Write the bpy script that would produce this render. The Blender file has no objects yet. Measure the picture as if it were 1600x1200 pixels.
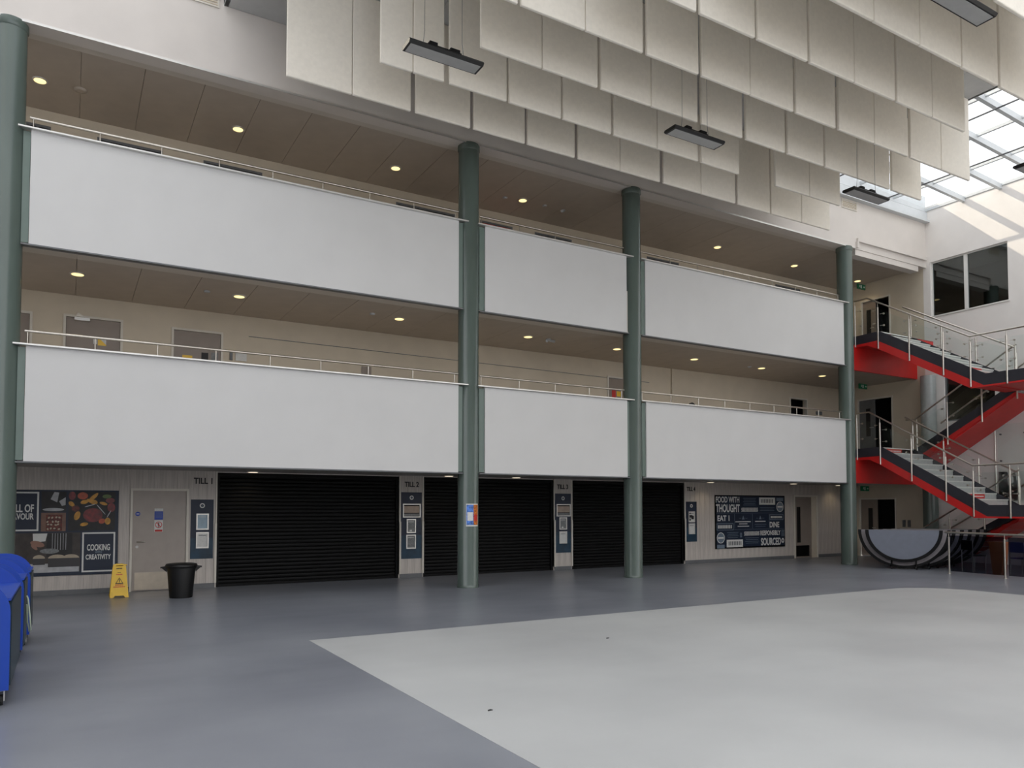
import bpy, bmesh, math, random
from mathutils import Vector, Matrix
random.seed(7)
C = bpy.context.scene.collection
S = bpy.context.scene

# ------------------------------------------------------------------ camera, world, sun, exposure
cam = bpy.data.cameras.new('camera'); camo = bpy.data.objects.new('camera', cam); C.objects.link(camo)
camo.location = (0, 0, 1.7)
camo.rotation_euler = (math.radians(90 + 2.2287), 0, math.radians(-30.364))
cam.sensor_width = 36; cam.lens = 1182 / 1600 * 36; cam.shift_y = 147 / 1600
cam.clip_end = 200
S.camera = camo
S.view_settings.view_transform = 'Standard'; S.view_settings.look = 'None'
S.view_settings.gamma = 1; S.view_settings.use_curve_mapping = False
S.view_settings.exposure = 0.0

W = bpy.data.worlds.new('world'); S.world = W; W.use_nodes = True
nt = W.node_tree; bg = nt.nodes['Background']
tc = nt.nodes.new('ShaderNodeTexCoord'); nz = nt.nodes.new('ShaderNodeTexNoise'); nz.inputs['Scale'].default_value = 2.55
nz.inputs['Detail'].default_value = 4
cr = nt.nodes.new('ShaderNodeValToRGB'); cr.color_ramp.elements[0].position = .38; cr.color_ramp.elements[1].position = .62
cr.color_ramp.elements[0].color = (.82, .88, .97, 1); cr.color_ramp.elements[1].color = (1, .975, .945, 1)
nt.links.new(tc.outputs['Generated'], nz.inputs['Vector']); nt.links.new(nz.outputs['Fac'], cr.inputs['Fac'])
nt.links.new(cr.outputs['Color'], bg.inputs['Color']); bg.inputs['Strength'].default_value = 2.55

sun = bpy.data.lights.new('sun', 'SUN'); suno = bpy.data.objects.new('sun', sun); C.objects.link(suno)
sun.energy = 3.4; sun.color = (1, .9, .72); sun.angle = .012
suno.rotation_euler = Vector((.9, -1, -.966)).to_track_quat('-Z', 'Y').to_euler()
suno.location = (15, 20, 20)

# ------------------------------------------------------------------ materials
def lin(c):
    return tuple(((v / 255) / 12.92 if v / 255 <= .04045 else ((v / 255 + .055) / 1.055) ** 2.4) for v in c) + (1,)
MATS = {}
def mat(name, rgb, rough=.6, metal=0, noise=.04, scale=8, stretch=None, spec=.5, bump=0, emit=0, emitcol=None):
    if name in MATS: return MATS[name]
    m = bpy.data.materials.new(name); m.use_nodes = True; n = m.node_tree; b = n.nodes['Principled BSDF']
    c = lin(rgb)
    t = n.nodes.new('ShaderNodeTexCoord'); mp = n.nodes.new('ShaderNodeMapping'); z = n.nodes.new('ShaderNodeTexNoise')
    z.inputs['Scale'].default_value = scale; z.inputs['Detail'].default_value = 5
    if stretch: mp.inputs['Scale'].default_value = stretch
    n.links.new(t.outputs['Object'], mp.inputs['Vector']); n.links.new(mp.outputs['Vector'], z.inputs['Vector'])
    r = n.nodes.new('ShaderNodeValToRGB')
    r.color_ramp.elements[0].position = .3; r.color_ramp.elements[1].position = .7
    r.color_ramp.elements[0].color = tuple(v * (1 - noise * 2) for v in c[:3]) + (1,)
    r.color_ramp.elements[1].color = tuple(min(1, v * (1 + noise)) for v in c[:3]) + (1,)
    n.links.new(z.outputs['Fac'], r.inputs['Fac']); n.links.new(r.outputs['Color'], b.inputs['Base Color'])
    b.inputs['Roughness'].default_value = rough; b.inputs['Metallic'].default_value = metal
    b.inputs['Specular IOR Level'].default_value = spec
    if bump:
        bp = n.nodes.new('ShaderNodeBump'); bp.inputs['Strength'].default_value = bump; bp.inputs['Distance'].default_value = .01
        n.links.new(z.outputs['Fac'], bp.inputs['Height']); n.links.new(bp.outputs['Normal'], b.inputs['Normal'])
    if emit:
        b.inputs['Emission Color'].default_value = emitcol or c; b.inputs['Emission Strength'].default_value = emit
    MATS[name] = m; return m
def glass(name, tint, gloss=.08, rough=.02):
    if name in MATS: return MATS[name]
    m = bpy.data.materials.new(name); m.use_nodes = True; n = m.node_tree; n.nodes.clear()
    o = n.nodes.new('ShaderNodeOutputMaterial'); tr = n.nodes.new('ShaderNodeBsdfTransparent'); gl = n.nodes.new('ShaderNodeBsdfGlossy')
    gl.inputs['Roughness'].default_value = rough; gl.inputs['Color'].default_value = (.9, .95, .95, 1)
    tr.inputs['Color'].default_value = tint + (1,)
    fr = n.nodes.new('ShaderNodeMath'); fr.operation = 'POWER'; fr.inputs[1].default_value = 5
    lw = n.nodes.new('ShaderNodeLayerWeight'); lw.inputs['Blend'].default_value = .5; n.links.new(lw.outputs['Facing'], fr.inputs[0])
    mx = n.nodes.new('ShaderNodeMixShader'); ad = n.nodes.new('ShaderNodeMath'); ad.operation = 'ADD'; ad.inputs[1].default_value = gloss; ad.use_clamp = True
    n.links.new(fr.outputs[0], ad.inputs[0]); n.links.new(ad.outputs[0], mx.inputs['Fac'])
    n.links.new(tr.outputs[0], mx.inputs[1]); n.links.new(gl.outputs[0], mx.inputs[2]); n.links.new(mx.outputs[0], o.inputs[0])
    MATS[name] = m; return m

M = dict(
 white=mat('white_paint', (226, 224, 219), .55, noise=.015, scale=3),
 fascia=mat('fascia_paint', (217, 210, 203), .7, noise=.02, scale=2),
 parapet=mat('parapet_paint', (208, 207, 205), .5, noise=.015, scale=1.2),
 cream=mat('cream_wall_paint', (208, 196, 176), .7, noise=.03, scale=2),
 rightw=mat('side_wall_paint', (234, 229, 224), .7, noise=.02, scale=2),
 soffit=mat('soffit_panel', (184, 173, 161), .6, noise=.03, scale=3),
 bulk=mat('bulkhead_grey', (205, 198, 188), .6, noise=.02, scale=3),
 gceil=mat('ground_soffit', (160, 154, 146), .6, noise=.03, scale=3),
 ceil=mat('roof_ceiling_tile', (196, 196, 194), .8, noise=.02, scale=6),
 baffle=mat('acoustic_fabric', (244, 237, 224), .85, noise=.02, scale=14, bump=.05),
 green=mat('green_grey_gloss_paint', (88, 100, 94), .22, noise=.05, scale=3, stretch=(1, 1, .3), spec=.6),
 greenflat=mat('green_grey_plate', (104, 120, 112), .4, noise=.04, scale=3),
 steel=mat('brushed_stainless', (196, 190, 180), .28, metal=1, noise=.06, scale=20),
 alu=mat('satin_aluminium', (214, 212, 208), .35, metal=.6, noise=.03, scale=10),
 black=mat('black_shutter', (8, 8, 9), .55, noise=.1, scale=12, spec=.18),
 blackm=mat('matt_black', (9, 9, 10), .6, noise=.1, scale=12, spec=.2),
 blackp=mat('black_plastic', (13, 13, 14), .42, noise=.1, scale=9),
 plank=mat('pale_grey_wood_laminate', (196, 188, 180), .5, noise=.09, scale=6, stretch=(6, 6, .35)),
 skirt=mat('grey_skirting', (104, 106, 108), .5, noise=.05),
 whitetrim=mat('white_trim', (214, 208, 196), .5, noise=.02),
 doorg=mat('taupe_door_laminate', (168, 158, 149), .45, noise=.03, scale=5),
 doorl=mat('gallery_door_laminate', (142, 130, 120), .45, noise=.03, scale=5),
 navy=mat('navy_print', (15, 31, 54), .5, noise=.08, scale=3),
 teal=mat('teal_print', (16, 54, 76), .5, noise=.2, scale=4),
 print=mat('white_print', (216, 216, 212), .5, noise=.03),
 dim=mat('grey_blue_print', (112, 126, 140), .5, noise=.05),
 grey=mat('light_grey_plastic', (176, 178, 180), .45, noise=.03),
 paper=mat('white_paper', (216, 216, 212), .6, noise=.05, scale=30),
 paperb=mat('pale_blue_paper', (160, 182, 196), .5, noise=.05, scale=12),
 paperg=mat('grey_paper', (130, 132, 132), .6, noise=.15, scale=30),
 beige=mat('beige_card', (176, 158, 142), .6, noise=.08, scale=10),
 ink=mat('black_ink', (30, 28, 30), .6),
 yellow=mat('yellow_plastic', (232, 186, 12), .35, noise=.04, scale=6),
 red=mat('red_paint', (206, 34, 32), .4, noise=.05, scale=3),
 redink=mat('red_ink', (196, 40, 34), .5),
 redsign=mat('red_step_notice', (206, 74, 60), .5, noise=.04),
 band=mat('charcoal_stringer', (44, 44, 52), .5, noise=.06, scale=6),
 step=mat('pale_grey_stair_vinyl', (172, 174, 172), .5, noise=.05, scale=12),
 nosing=mat('grey_nosing', (206, 206, 200), .4, noise=.03),
 blue=mat('royal_blue_laminate', (20, 64, 164), .4, noise=.03, scale=4),
 blueink=mat('blue_ink', (42, 72, 168), .5),
 dteal=mat('dark_teal_laminate', (34, 54, 66), .4, noise=.05),
 rubber=mat('rubber', (22, 22, 22), .7),
 exitg=mat('exit_green', (16, 92, 58), .4, emit=.02, emitcol=(.0, .3, .12, 1)),
 lamp=mat('warm_lamp_glow', (255, 226, 150), .5, emit=1.5, emitcol=(1, .78, .36, 1)),
 lampw=mat('soft_lamp_glow', (255, 236, 200), .5, emit=1.4, emitcol=(1, .86, .62, 1)),
 lens=mat('grey_led_lens', (176, 176, 174), .35, noise=.03),
 tabletop=mat('grey_tabletop', (112, 117, 130), .4, noise=.03),
 tableedge=mat('black_table_edge', (10, 10, 12), .5, spec=.2),
 tableund=mat('pale_table_underside', (132, 126, 128), .5, noise=.05),
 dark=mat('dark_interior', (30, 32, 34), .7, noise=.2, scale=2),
 darkblue=mat('dark_blue_carpet', (52, 54, 66), .9, noise=.1, scale=20),
 orange=mat('brown_orange_plastic', (150, 84, 44), .5),
 chairb=mat('dark_blue_plastic', (32, 40, 110), .45),
 frame=mat('pale_roof_frame', (206, 210, 212), .4, noise=.02),
 strap=mat('pale_green_strap', (196, 208, 190), .6),
 silver=mat('bare_kick_plate', (196, 184, 166), .38, metal=.35, noise=.05, scale=8),
 g_skin=mat('photo_skin', (146, 108, 92), .5), g_dough=mat('photo_dough', (178, 164, 142), .5, noise=.08),
 g_tin=mat('photo_dark_tin', (58, 56, 58), .5), g_cloth=mat('photo_pale_cloth', (178, 178, 180), .5, noise=.1),
 g_wood=mat('photo_brown_wood', (124, 92, 76), .5, noise=.15), g_jam=mat('photo_red_jam', (104, 36, 20), .4, noise=.4, scale=30),
 g_dark=mat('photo_dark', (30, 28, 28), .5, noise=.3), g_pep=mat('photo_red_pepper', (118, 16, 20), .35, noise=.3, scale=14),
 g_yel=mat('photo_yellow_pepper', (196, 138, 22), .35, noise=.2, scale=14), g_org=mat('photo_orange_pepper', (176, 70, 22), .35, noise=.2, scale=14),
 g_grn=mat('photo_green_stalk', (96, 112, 64), .5), g_brown=mat('photo_brown_background', (62, 54, 50), .5, noise=.2),
 skyprint=mat('sky_blue_print', (80, 130, 214), .4, noise=.35, scale=18), orprint=mat('orange_print', (214, 120, 40), .4, noise=.4, scale=24),
)
G_SKY = glass('rooflight_glass', (.88, .88, .88), .0)
G_SIDE = glass('curtain_wall_glass', (.93, .93, .94), .02)
G_BAL = glass('balustrade_glass', (.965, .985, .98), .015)
G_DARK = glass('smoked_glass', (.42, .44, .50), .01)
G_WIN = glass('window_glass', (.35, .40, .40), .10)

def floor_mat(name, a, b, rough):
    m = bpy.data.materials.new(name); m.use_nodes = True; n = m.node_tree; bs = n.nodes['Principled BSDF']
    t = n.nodes.new('ShaderNodeTexCoord')
    z1 = n.nodes.new('ShaderNodeTexNoise'); z1.inputs['Scale'].default_value = 120; z1.inputs['Detail'].default_value = 2
    z2 = n.nodes.new('ShaderNodeTexNoise'); z2.inputs['Scale'].default_value = .45; z2.inputs['Detail'].default_value = 5
    z3 = n.nodes.new('ShaderNodeTexNoise'); z3.inputs['Scale'].default_value = 1.6; z3.inputs['Detail'].default_value = 3
    mp = n.nodes.new('ShaderNodeMapping'); mp.inputs['Scale'].default_value = (.6, 1.6, 1)
    for z in (z1, z2): n.links.new(t.outputs['Object'], z.inputs['Vector'])
    n.links.new(t.outputs['Object'], mp.inputs['Vector']); n.links.new(mp.outputs['Vector'], z3.inputs['Vector'])
    r = n.nodes.new('ShaderNodeValToRGB'); r.color_ramp.elements[0].color = lin(a); r.color_ramp.elements[1].color = lin(b)
    r.color_ramp.elements[0].position = .3; r.color_ramp.elements[1].position = .7
    ml = n.nodes.new('ShaderNodeMath'); ml.operation = 'MULTIPLY_ADD'; ml.inputs[1].default_value = .10
    m2 = n.nodes.new('ShaderNodeMath'); m2.operation = 'MULTIPLY'; m2.inputs[1].default_value = .90
    n.links.new(z2.outputs['Fac'], m2.inputs[0]); n.links.new(z1.outputs['Fac'], ml.inputs[0]); n.links.new(m2.outputs[0], ml.inputs[2])
    n.links.new(ml.outputs[0], r.inputs['Fac']); n.links.new(r.outputs['Color'], bs.inputs['Base Color'])
    rr = n.nodes.new('ShaderNodeMapRange'); rr.inputs[3].default_value = rough - .02; rr.inputs[4].default_value = rough + .03
    rr.inputs[1].default_value = .3; rr.inputs[2].default_value = .7
    n.links.new(z3.outputs['Fac'], rr.inputs[0]); n.links.new(rr.outputs[0], bs.inputs['Roughness'])
    return m
M['floor'] = floor_mat('dark_blue_grey_vinyl', (114, 117, 125), (138, 141, 147), .30)
M['inlay'] = floor_mat('pale_grey_vinyl', (172, 173, 172), (190, 191, 189), .38)

# ------------------------------------------------------------------ mesh helpers
class MB:
    def __init__(s): s.v = []; s.f = []; s.m = []; s.mats = []; s.smooth = []
    def mi(s, m):
        if m not in s.mats: s.mats.append(m)
        return s.mats.index(m)
    def add(s, vs, fs, m, smooth=False):
        o = len(s.v); s.v += [tuple(v) for v in vs]; i = s.mi(m)
        for f in fs: s.f.append([o + k for k in f]); s.m.append(i); s.smooth.append(smooth)
    def box(s, x0, x1, y0, y1, z0, z1, m):
        x0, x1 = sorted((x0, x1)); y0, y1 = sorted((y0, y1)); z0, z1 = sorted((z0, z1))
        s.add([(x0, y0, z0), (x1, y0, z0), (x1, y1, z0), (x0, y1, z0), (x0, y0, z1), (x1, y0, z1), (x1, y1, z1), (x0, y1, z1)],
              [(0, 3, 2, 1), (4, 5, 6, 7), (0, 1, 5, 4), (1, 2, 6, 5), (2, 3, 7, 6), (3, 0, 4, 7)], m); return s
    def prism(s, pts, d, m, smooth=False):
        """pts: 3D polygon, extruded by the vector d"""
        n = len(pts); p = [Vector(q) for q in pts]; d = Vector(d)
        nn = Vector((0, 0, 0))
        for i in range(n): nn += p[i].cross(p[(i + 1) % n])
        if nn.dot(d) > 0: p = p[::-1]
        vs = p + [q + d for q in p]
        s.add(vs, [tuple(range(n)), tuple(range(2 * n - 1, n - 1, -1))], m)
        s.add(vs, [(i, n + i, n + (i + 1) % n, (i + 1) % n) for i in range(n)], m, smooth); return s
    def tube(s, pts, r, m, n=12, cap=True):
        P = [Vector(p) for p in pts]; rings = []
        for i, p in enumerate(P):
            t = (P[min(i + 1, len(P) - 1)] - P[max(i - 1, 0)]).normalized()
            a = t.cross(Vector((0, 0, 1)));
            if a.length < 1e-3: a = t.cross(Vector((1, 0, 0)))
            a.normalize(); b = t.cross(a).normalized()
            rings.append([p + (a * math.cos(2 * math.pi * k / n) + b * math.sin(2 * math.pi * k / n)) * r for k in range(n)])
        vs = [v for g in rings for v in g]; fs = []
        for i in range(len(P) - 1):
            for k in range(n): fs.append((i * n + k, i * n + (k + 1) % n, (i + 1) * n + (k + 1) % n, (i + 1) * n + k))
        s.add(vs, fs, m, True)
        if cap: s.add(rings[0], [tuple(range(n - 1, -1, -1))], m); s.add(rings[-1], [tuple(range(n))], m)
        return s
    def lathe(s, c, prof, m, n=32):
        vs = []; fs = []
        for r, z in prof:
            for k in range(n): vs.append((c[0] + r * math.cos(2 * math.pi * k / n), c[1] + r * math.sin(2 * math.pi * k / n), c[2] + z))
        for i in range(len(prof) - 1):
            for k in range(n): fs.append((i * n + k, i * n + (k + 1) % n, (i + 1) * n + (k + 1) % n, (i + 1) * n + k))
        s.add(vs, fs, m, True)
        s.add(vs[:n], [tuple(range(n - 1, -1, -1))], m); s.add(vs[-n:], [tuple(range(n))], m); return s
    def mesh(s, name):
        me = bpy.data.meshes.new(name); me.from_pydata([tuple(v) for v in s.v], [], s.f)
        for m in s.mats: me.materials.append(m)
        for p, i, q in zip(me.polygons, s.m, s.smooth): p.material_index = i; p.use_smooth = q
        me.update(); return me
    def build(s, name, parent=None, origin=None, bevel=0):
        me = s.mesh(name); o = bpy.data.objects.new(name, me); C.objects.link(o)
        if bevel:
            b = o.modifiers.new('bevel', 'BEVEL'); b.width = bevel; b.segments = 2; b.limit_method = 'ANGLE'
        if origin is not None:
            me.transform(Matrix.Translation(-Vector(origin)))
            o.location = Vector(origin)
        if parent is not None:
            o.parent = parent; o.matrix_parent_inverse = Matrix.Translation(-wloc(parent))
        return o
def wloc(o):
    l = Vector((0, 0, 0))
    if o.rotation_euler[:] != (0, 0, 0): pass
    while o is not None:
        l += o.location
        if o.parent is not None: l += o.matrix_parent_inverse.to_translation()
        o = o.parent
    return l
def tag(o, label=None, cat=None, group=None, kind=None):
    if label: o['label'] = label
    if cat: o['category'] = cat
    if group: o['group'] = group
    if kind: o['kind'] = kind
    return o
def thing(name, loc, label, cat, group=None):
    o = bpy.data.objects.new(name, None); C.objects.link(o); o.location = loc; o.empty_display_size = .1
    return tag(o, label, cat, group)
def struct(o): o['kind'] = 'structure'; return o
def inst(name, me, loc, parent=None, rot=None, scale=None):
    """a piece sharing mesh data, placed at a world position"""
    o = bpy.data.objects.new(name, me); C.objects.link(o); o.location = loc
    if rot: o.rotation_euler = rot
    if scale: o.scale = scale
    if parent is not None: o.parent = parent; o.matrix_parent_inverse = Matrix.Translation(-wloc(parent))
    return o
def box(name, x0, x1, y0, y1, z0, z1, m, parent=None, bevel=0):
    return MB().box(x0, x1, y0, y1, z0, z1, m).build(name, parent, origin=((x0 + x1) / 2, (y0 + y1) / 2, min(z0, z1)), bevel=bevel)
def text(name, s, x0, x1, z0, z1, y, m, parent, depth=.002, axis='Y', xp=None):
    cu = bpy.data.curves.new(name, 'FONT'); cu.body = s; cu.extrude = .5 * depth; cu.offset = .028
    to = bpy.data.objects.new('tmp', cu); me = bpy.data.meshes.new_from_object(to)
    bpy.data.objects.remove(to); bpy.data.curves.remove(cu)
    xs = [v.co.x for v in me.vertices]; ys = [v.co.y for v in me.vertices]
    ax, bx_, ay, by = min(xs), max(xs), min(ys), max(ys)
    for v in me.vertices:
        u = (v.co.x - ax) / (bx_ - ax); w = (v.co.y - ay) / (by - ay); d = v.co.z
        if axis == 'Y': v.co = (x0 + (x1 - x0) * u, y + d, z0 + (z1 - z0) * w)
        else: v.co = (y + d, x0 + (x1 - x0) * u, z0 + (z1 - z0) * w)
    me.materials.clear(); me.materials.append(m)
    o = bpy.data.objects.new(name, me); C.objects.link(o)
    if parent is not None: o.parent = parent; o.matrix_parent_inverse = Matrix.Translation(-wloc(parent))
    return o
def plate(mb, x0, x1, z0, z1, y, m, t=.004):
    mb.box(x0, x1, y - t, y, z0, z1, m); return mb
def frame(mb, x0, x1, z0, z1, y, w, m, t=.006):
    mb.box(x0, x1, y - t, y, z0, z0 + w, m); mb.box(x0, x1, y - t, y, z1 - w, z1, m)
    mb.box(x0, x0 + w, y - t, y, z0 + w, z1 - w, m); mb.box(x1 - w, x1, y - t, y, z0 + w, z1 - w, m); return mb
def ellipse(mb, cx, cz, rx, rz, y, m, t=.003, rot=0, n=20, a0=0, a1=2 * math.pi):
    pts = []
    for k in range(n):
        a = a0 + (a1 - a0) * k / (n if a1 - a0 > 6.2 else n - 1)
        u, v = rx * math.cos(a), rz * math.sin(a)
        pts.append((cx + u * math.cos(rot) - v * math.sin(rot), y, cz + u * math.sin(rot) + v * math.cos(rot)))
    mb.prism(pts, (0, -t, 0), m); return mb
def cells(u0, u1, z0, z1, holes):
    us = sorted({u0, u1} | {h[0] for h in holes} | {h[1] for h in holes}); zs = sorted({z0, z1} | {h[2] for h in holes} | {h[3] for h in holes})
    for i in range(len(us) - 1):
        run = None
        for j in range(len(zs) - 1):
            cu, cz = (us[i] + us[i + 1]) / 2, (zs[j] + zs[j + 1]) / 2
            solid = not any(h[0] < cu < h[1] and h[2] < cz < h[3] for h in holes) and u0 < cu < u1 and z0 < cz < z1
            if solid:
                run = (run[0], zs[j + 1]) if run else (zs[j], zs[j + 1])
            if (not solid or j == len(zs) - 2) and run:
                yield us[i], us[i + 1], run[0], run[1]; run = None
ORD = ['first', 'second', 'third', 'fourth', 'fifth', 'sixth', 'seventh', 'eighth', 'ninth', 'tenth', 'eleventh', 'twelfth', 'thirteenth', 'fourteenth', 'fifteenth', 'sixteenth']

# ------------------------------------------------------------------ key planes (metres)
YG, YU = 17.15, 17.45      # back wall on the ground floor, on the galleries
YP = 14.35                 # parapet face
YE = 14.80                 # slab edge behind the stairs
XR = 24.2                  # right hand wall
XL, YB = -8.0, -8.0
F1, F2, ROOF = 3.5, 7.0, 10.9
COLS = [(-.95, 14.5), (7.40, 14.5), (11.93, 14.5), (20.20, 14.5)]

# ------------------------------------------------------------------ floor
struct(box('floor', XL, XR, YB, 19.5, -.2, 0, M['floor']))
pts = [(2.69, YB + .5), (2.69, 9.72), (14.7, 9.72)]
for k in range(9):
    a = math.pi / 2 - math.pi / 2 * k / 8
    pts.append((14.9 + 1.1 * math.cos(a), 8.62 + 1.1 * math.sin(a)))
pts += [(16.0, YB + .5)]
struct(MB().prism([(x, y, 0) for x, y in pts], (0, 0, .003), M['inlay']).build('floor_inlay'))

# ------------------------------------------------------------------ back wall, ground floor: backing, laminate planks, shutters
OPEN = [(2.74, 6.89), (7.53, 11.36), (11.97, 16.10)]
DOOR1 = (1.13, 2.13); DOOR2 = (21.05, 22.14)
mb = MB()
for c in cells(XL, XR, 0, 2.55, [(a, b, -1, 2.45) for a, b in OPEN] + [(DOOR1[0], DOOR1[1], -1, 2.03), (DOOR2[0], DOOR2[1], -1, 2.06)]):
    mb.box(c[0], c[1], YG + .02, YG + .22, c[2], c[3], M['plank'])
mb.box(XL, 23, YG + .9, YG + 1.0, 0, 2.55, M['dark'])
wg = struct(mb.build('wall_back'))
def planks(x0, x1, z0, z1, w=.2):
    n = max(1, round((x1 - x0) / w)); d = (x1 - x0) / n
    me = MB().box(0, d - .005, -.018, 0, 0, z1 - z0, M['plank']).mesh('plank')
    for i in range(n): inst('plank', me, (x0 + i * d, YG + .02, z0), wg)
planks(-1.9, DOOR1[0] - .05, .1, 2.5); planks(DOOR1[0] - .05, DOOR1[1] + .05, 2.09, 2.5); planks(DOOR1[1] + .05, 2.71, .1, 2.5)
planks(6.92, 7.5, .1, 2.5); planks(11.39, 11.94, .1, 2.5)
planks(16.13, DOOR2[0] - .06, .1, 2.5); planks(DOOR2[0] - .06, DOOR2[1] + .06, 2.12, 2.5); planks(DOOR2[1] + .06, XR, .1, 2.5)
for i, (a, b) in enumerate([(-1.9, DOOR1[0] - .05), (DOOR1[1] + .05, 2.71), (6.92, 7.5), (11.39, 11.94), (16.13, DOOR2[0] - .06), (DOOR2[1] + .06, XR)]):
    struct(box('baseboard_%s' % ['left', 'left.001', 'middle', 'middle.001', 'right', 'right.001'][i], a, b, YG - .006, YG + .03, 0, .1, M['skirt']))
k = 0
for x in (2.74, 6.89, 7.53, 11.36, 11.97, 16.10):
    k += 1; s = -1 if x in (2.74, 7.53, 11.97) else 1
    o = MB().box(x, x + s * .03, YG - .012, YG + .1, .1, 2.47, M['whitetrim']); o.box(x, x + s * .045, YG - .03, YG + .1, .1, 1.36, M['whitetrim'])
    struct(o.build('trim_%d' % k))
place = ['left of the three, between till 1 and till 2', 'middle of the three, behind the poster column', 'right of the three, between till 3 and till 4']
sl = None
for i, (a, b) in enumerate(OPEN):
    t = thing('roller_shutter', ((a + b) / 2, YG + .1, 0), 'black closed roller shutter, ' + place[i], 'shutter', 'roller shutters of the servery')
    nS = 28; h = 2.36 / nS; yb = YG + .12
    me = MB().prism([(a + .05, yb, 0), (a + .05, yb - .014, .012), (a + .05, yb - .018, h * .5), (a + .05, yb - .012, h - .014), (a + .05, yb, h - .004), (a + .05, yb + .01, h - .004), (a + .05, yb + .01, 0)], (b - a - .1, 0, 0), M['black']).mesh('slat')
    for j in range(nS): inst('slat', me, (0, 0, .06 + j * h), t)
    box('guide_rail', a, a + .06, YG + .05, YG + .16, 0, 2.46, M['blackm'], t); box('guide_rail', b - .06, b, YG + .05, YG + .16, 0, 2.46, M['blackm'], t)
    box('bottom_bar', a + .06, b - .06, YG + .09, YG + .14, 0, .06, M['blackm'], t); box('shutter_box', a, b, YG + .03, YG + .2, 2.38, 2.5, M['blackm'], t)

# ground doors
def door(n, x0, x1, z0, z1, y, leafm, framem, fw=.045, leaf=True):
    f = MB(); f.box(x0, x0 + fw, y - .03, y + .08, z0, z1, framem); f.box(x1 - fw, x1, y - .03, y + .08, z0, z1, framem); f.box(x0 + fw, x1 - fw, y - .03, y + .08, z1 - fw, z1, framem)
    d = struct(f.build('door_%d' % n, origin=((x0 + x1) / 2, y, z0)))
    if leaf: box('door_leaf', x0 + fw + .004, x1 - fw - .004, y + .005, y + .05, z0 + .008, z1 - fw - .004, leafm, d)
    return d
d = door(1, DOOR1[0] - .05, DOOR1[1] + .05, 0, 2.09, YG, M['doorg'], M['whitetrim'])
box('kick_plate', 1.18, 2.08, YG + .001, YG + .005, .03, .38, M['silver'], d)
h = MB(); h.tube([(1.22, YG, 1.0), (1.22, YG - .05, 1.0), (1.36, YG - .05, 1.0)], .011, M['steel']); h.lathe((1.22, YG, 1.0), [(.001, 0), (.03, 0)], M['steel']); h.build('door_handle', d)
h = MB(); ellipse(h, 1.215, .9, .028, .028, YG + .003, M['paper'], .008); h.build('lock_plate', d)
h = MB(); ellipse(h, 1.22, 1.57, .045, .045, YG + .004, M['blueink'], .005); ellipse(h, 1.22, 1.57, .03, .01, YG - .001, M['paper'], .002); h.build('round_sign', d)
h = MB(); plate(h, 1.53, 1.69, 1.45, 1.62, YG + .004, M['blueink']); plate(h, 1.53, 1.69, 1.625, 1.68, YG + .004, M['paper'])
for q in (1.58, 1.54, 1.50): plate(h, 1.55, 1.67, q, q + .012, YG, M['dim'], .001)
h.build('blue_notice', d)
h = MB(); plate(h, 1.53, 1.69, 1.2, 1.44, YG + .004, M['paper']); plate(h, 1.54, 1.68, 1.205, 1.245, YG, M['redink'], .001)
for k in range(24):
    a = 2 * math.pi * k / 24; b = 2 * math.pi * (k + 1) / 24
    h.prism([(1.61 + r * math.cos(q), YG - .001, 1.345 + r * math.sin(q)) for r, q in ((.066, a), (.066, b), (.053, b), (.053, a))], (0, -.001, 0), M['redink'])
h.prism([(1.565, YG - .001, 1.385), (1.575, YG - .001, 1.395), (1.655, YG - .001, 1.305), (1.645, YG - .001, 1.295)], (0, -.0012, 0), M['redink'])
ellipse(h, 1.61, 1.378, .011, .011, YG, M['ink'], .001); plate(h, 1.597, 1.623, 1.33, 1.366, YG, M['ink'], .001); plate(h, 1.598, 1.607, 1.295, 1.33, YG, M['ink'], .001); plate(h, 1.614, 1.623, 1.295, 1.33, YG, M['ink'], .001)
h.build('no_entry_notice', d)

d = door(2, DOOR2[0] - .06, DOOR2[1] + .06, 0, 2.12, YG, M['doorl'], M['whitetrim'], fw=.06, leaf=False)
mb = MB()
for c in cells(DOOR2[0], 21.9, .01, 2.05, [(21.17, 21.36, .52, 1.72), (21.12, 21.8, .05, .42)]): mb.box(c[0], c[1], YG + .01, YG + .055, c[2], c[3], M['doorl'])
mb.build('door_leaf', d)
box('vision_panel', 21.17, 21.36, YG + .02, YG + .03, .52, 1.72, M['blackp'], d)
g = MB()
for q in range(9): g.prism([(21.12, YG + .045, .055 + q * .04), (21.12, YG + .015, .06 + q * .04), (21.12, YG + .045, .088 + q * .04)], (.68, 0, 0), M['blackm'])
g.box(21.12, 21.8, YG + .05, YG + .055, .05, .42, M['blackm']); g.build('louvre', d)
box('door_lining', 21.9, DOOR2[1], YG - .01, YG + .12, 0, 2.06, M['cream'], d)

# till lettering
for i, (a, b) in enumerate([(2.27, 2.64), (7.03, 7.40), (11.47, 11.83), (16.2, 16.55)]):
    o = text('till_lettering', 'TILL %d' % (i + 1), a, b, 2.2, 2.33, YG, M['ink'], None, .012)
    tag(o, ['black lettering TILL 1 on panelling right of the grey door', 'black lettering TILL 2 on the pillar left of the poster column', 'black lettering TILL 3 on the pillar left of the third column', 'black lettering TILL 4 at the right end of the shutters'][i], 'sign', 'till numbers')

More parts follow.
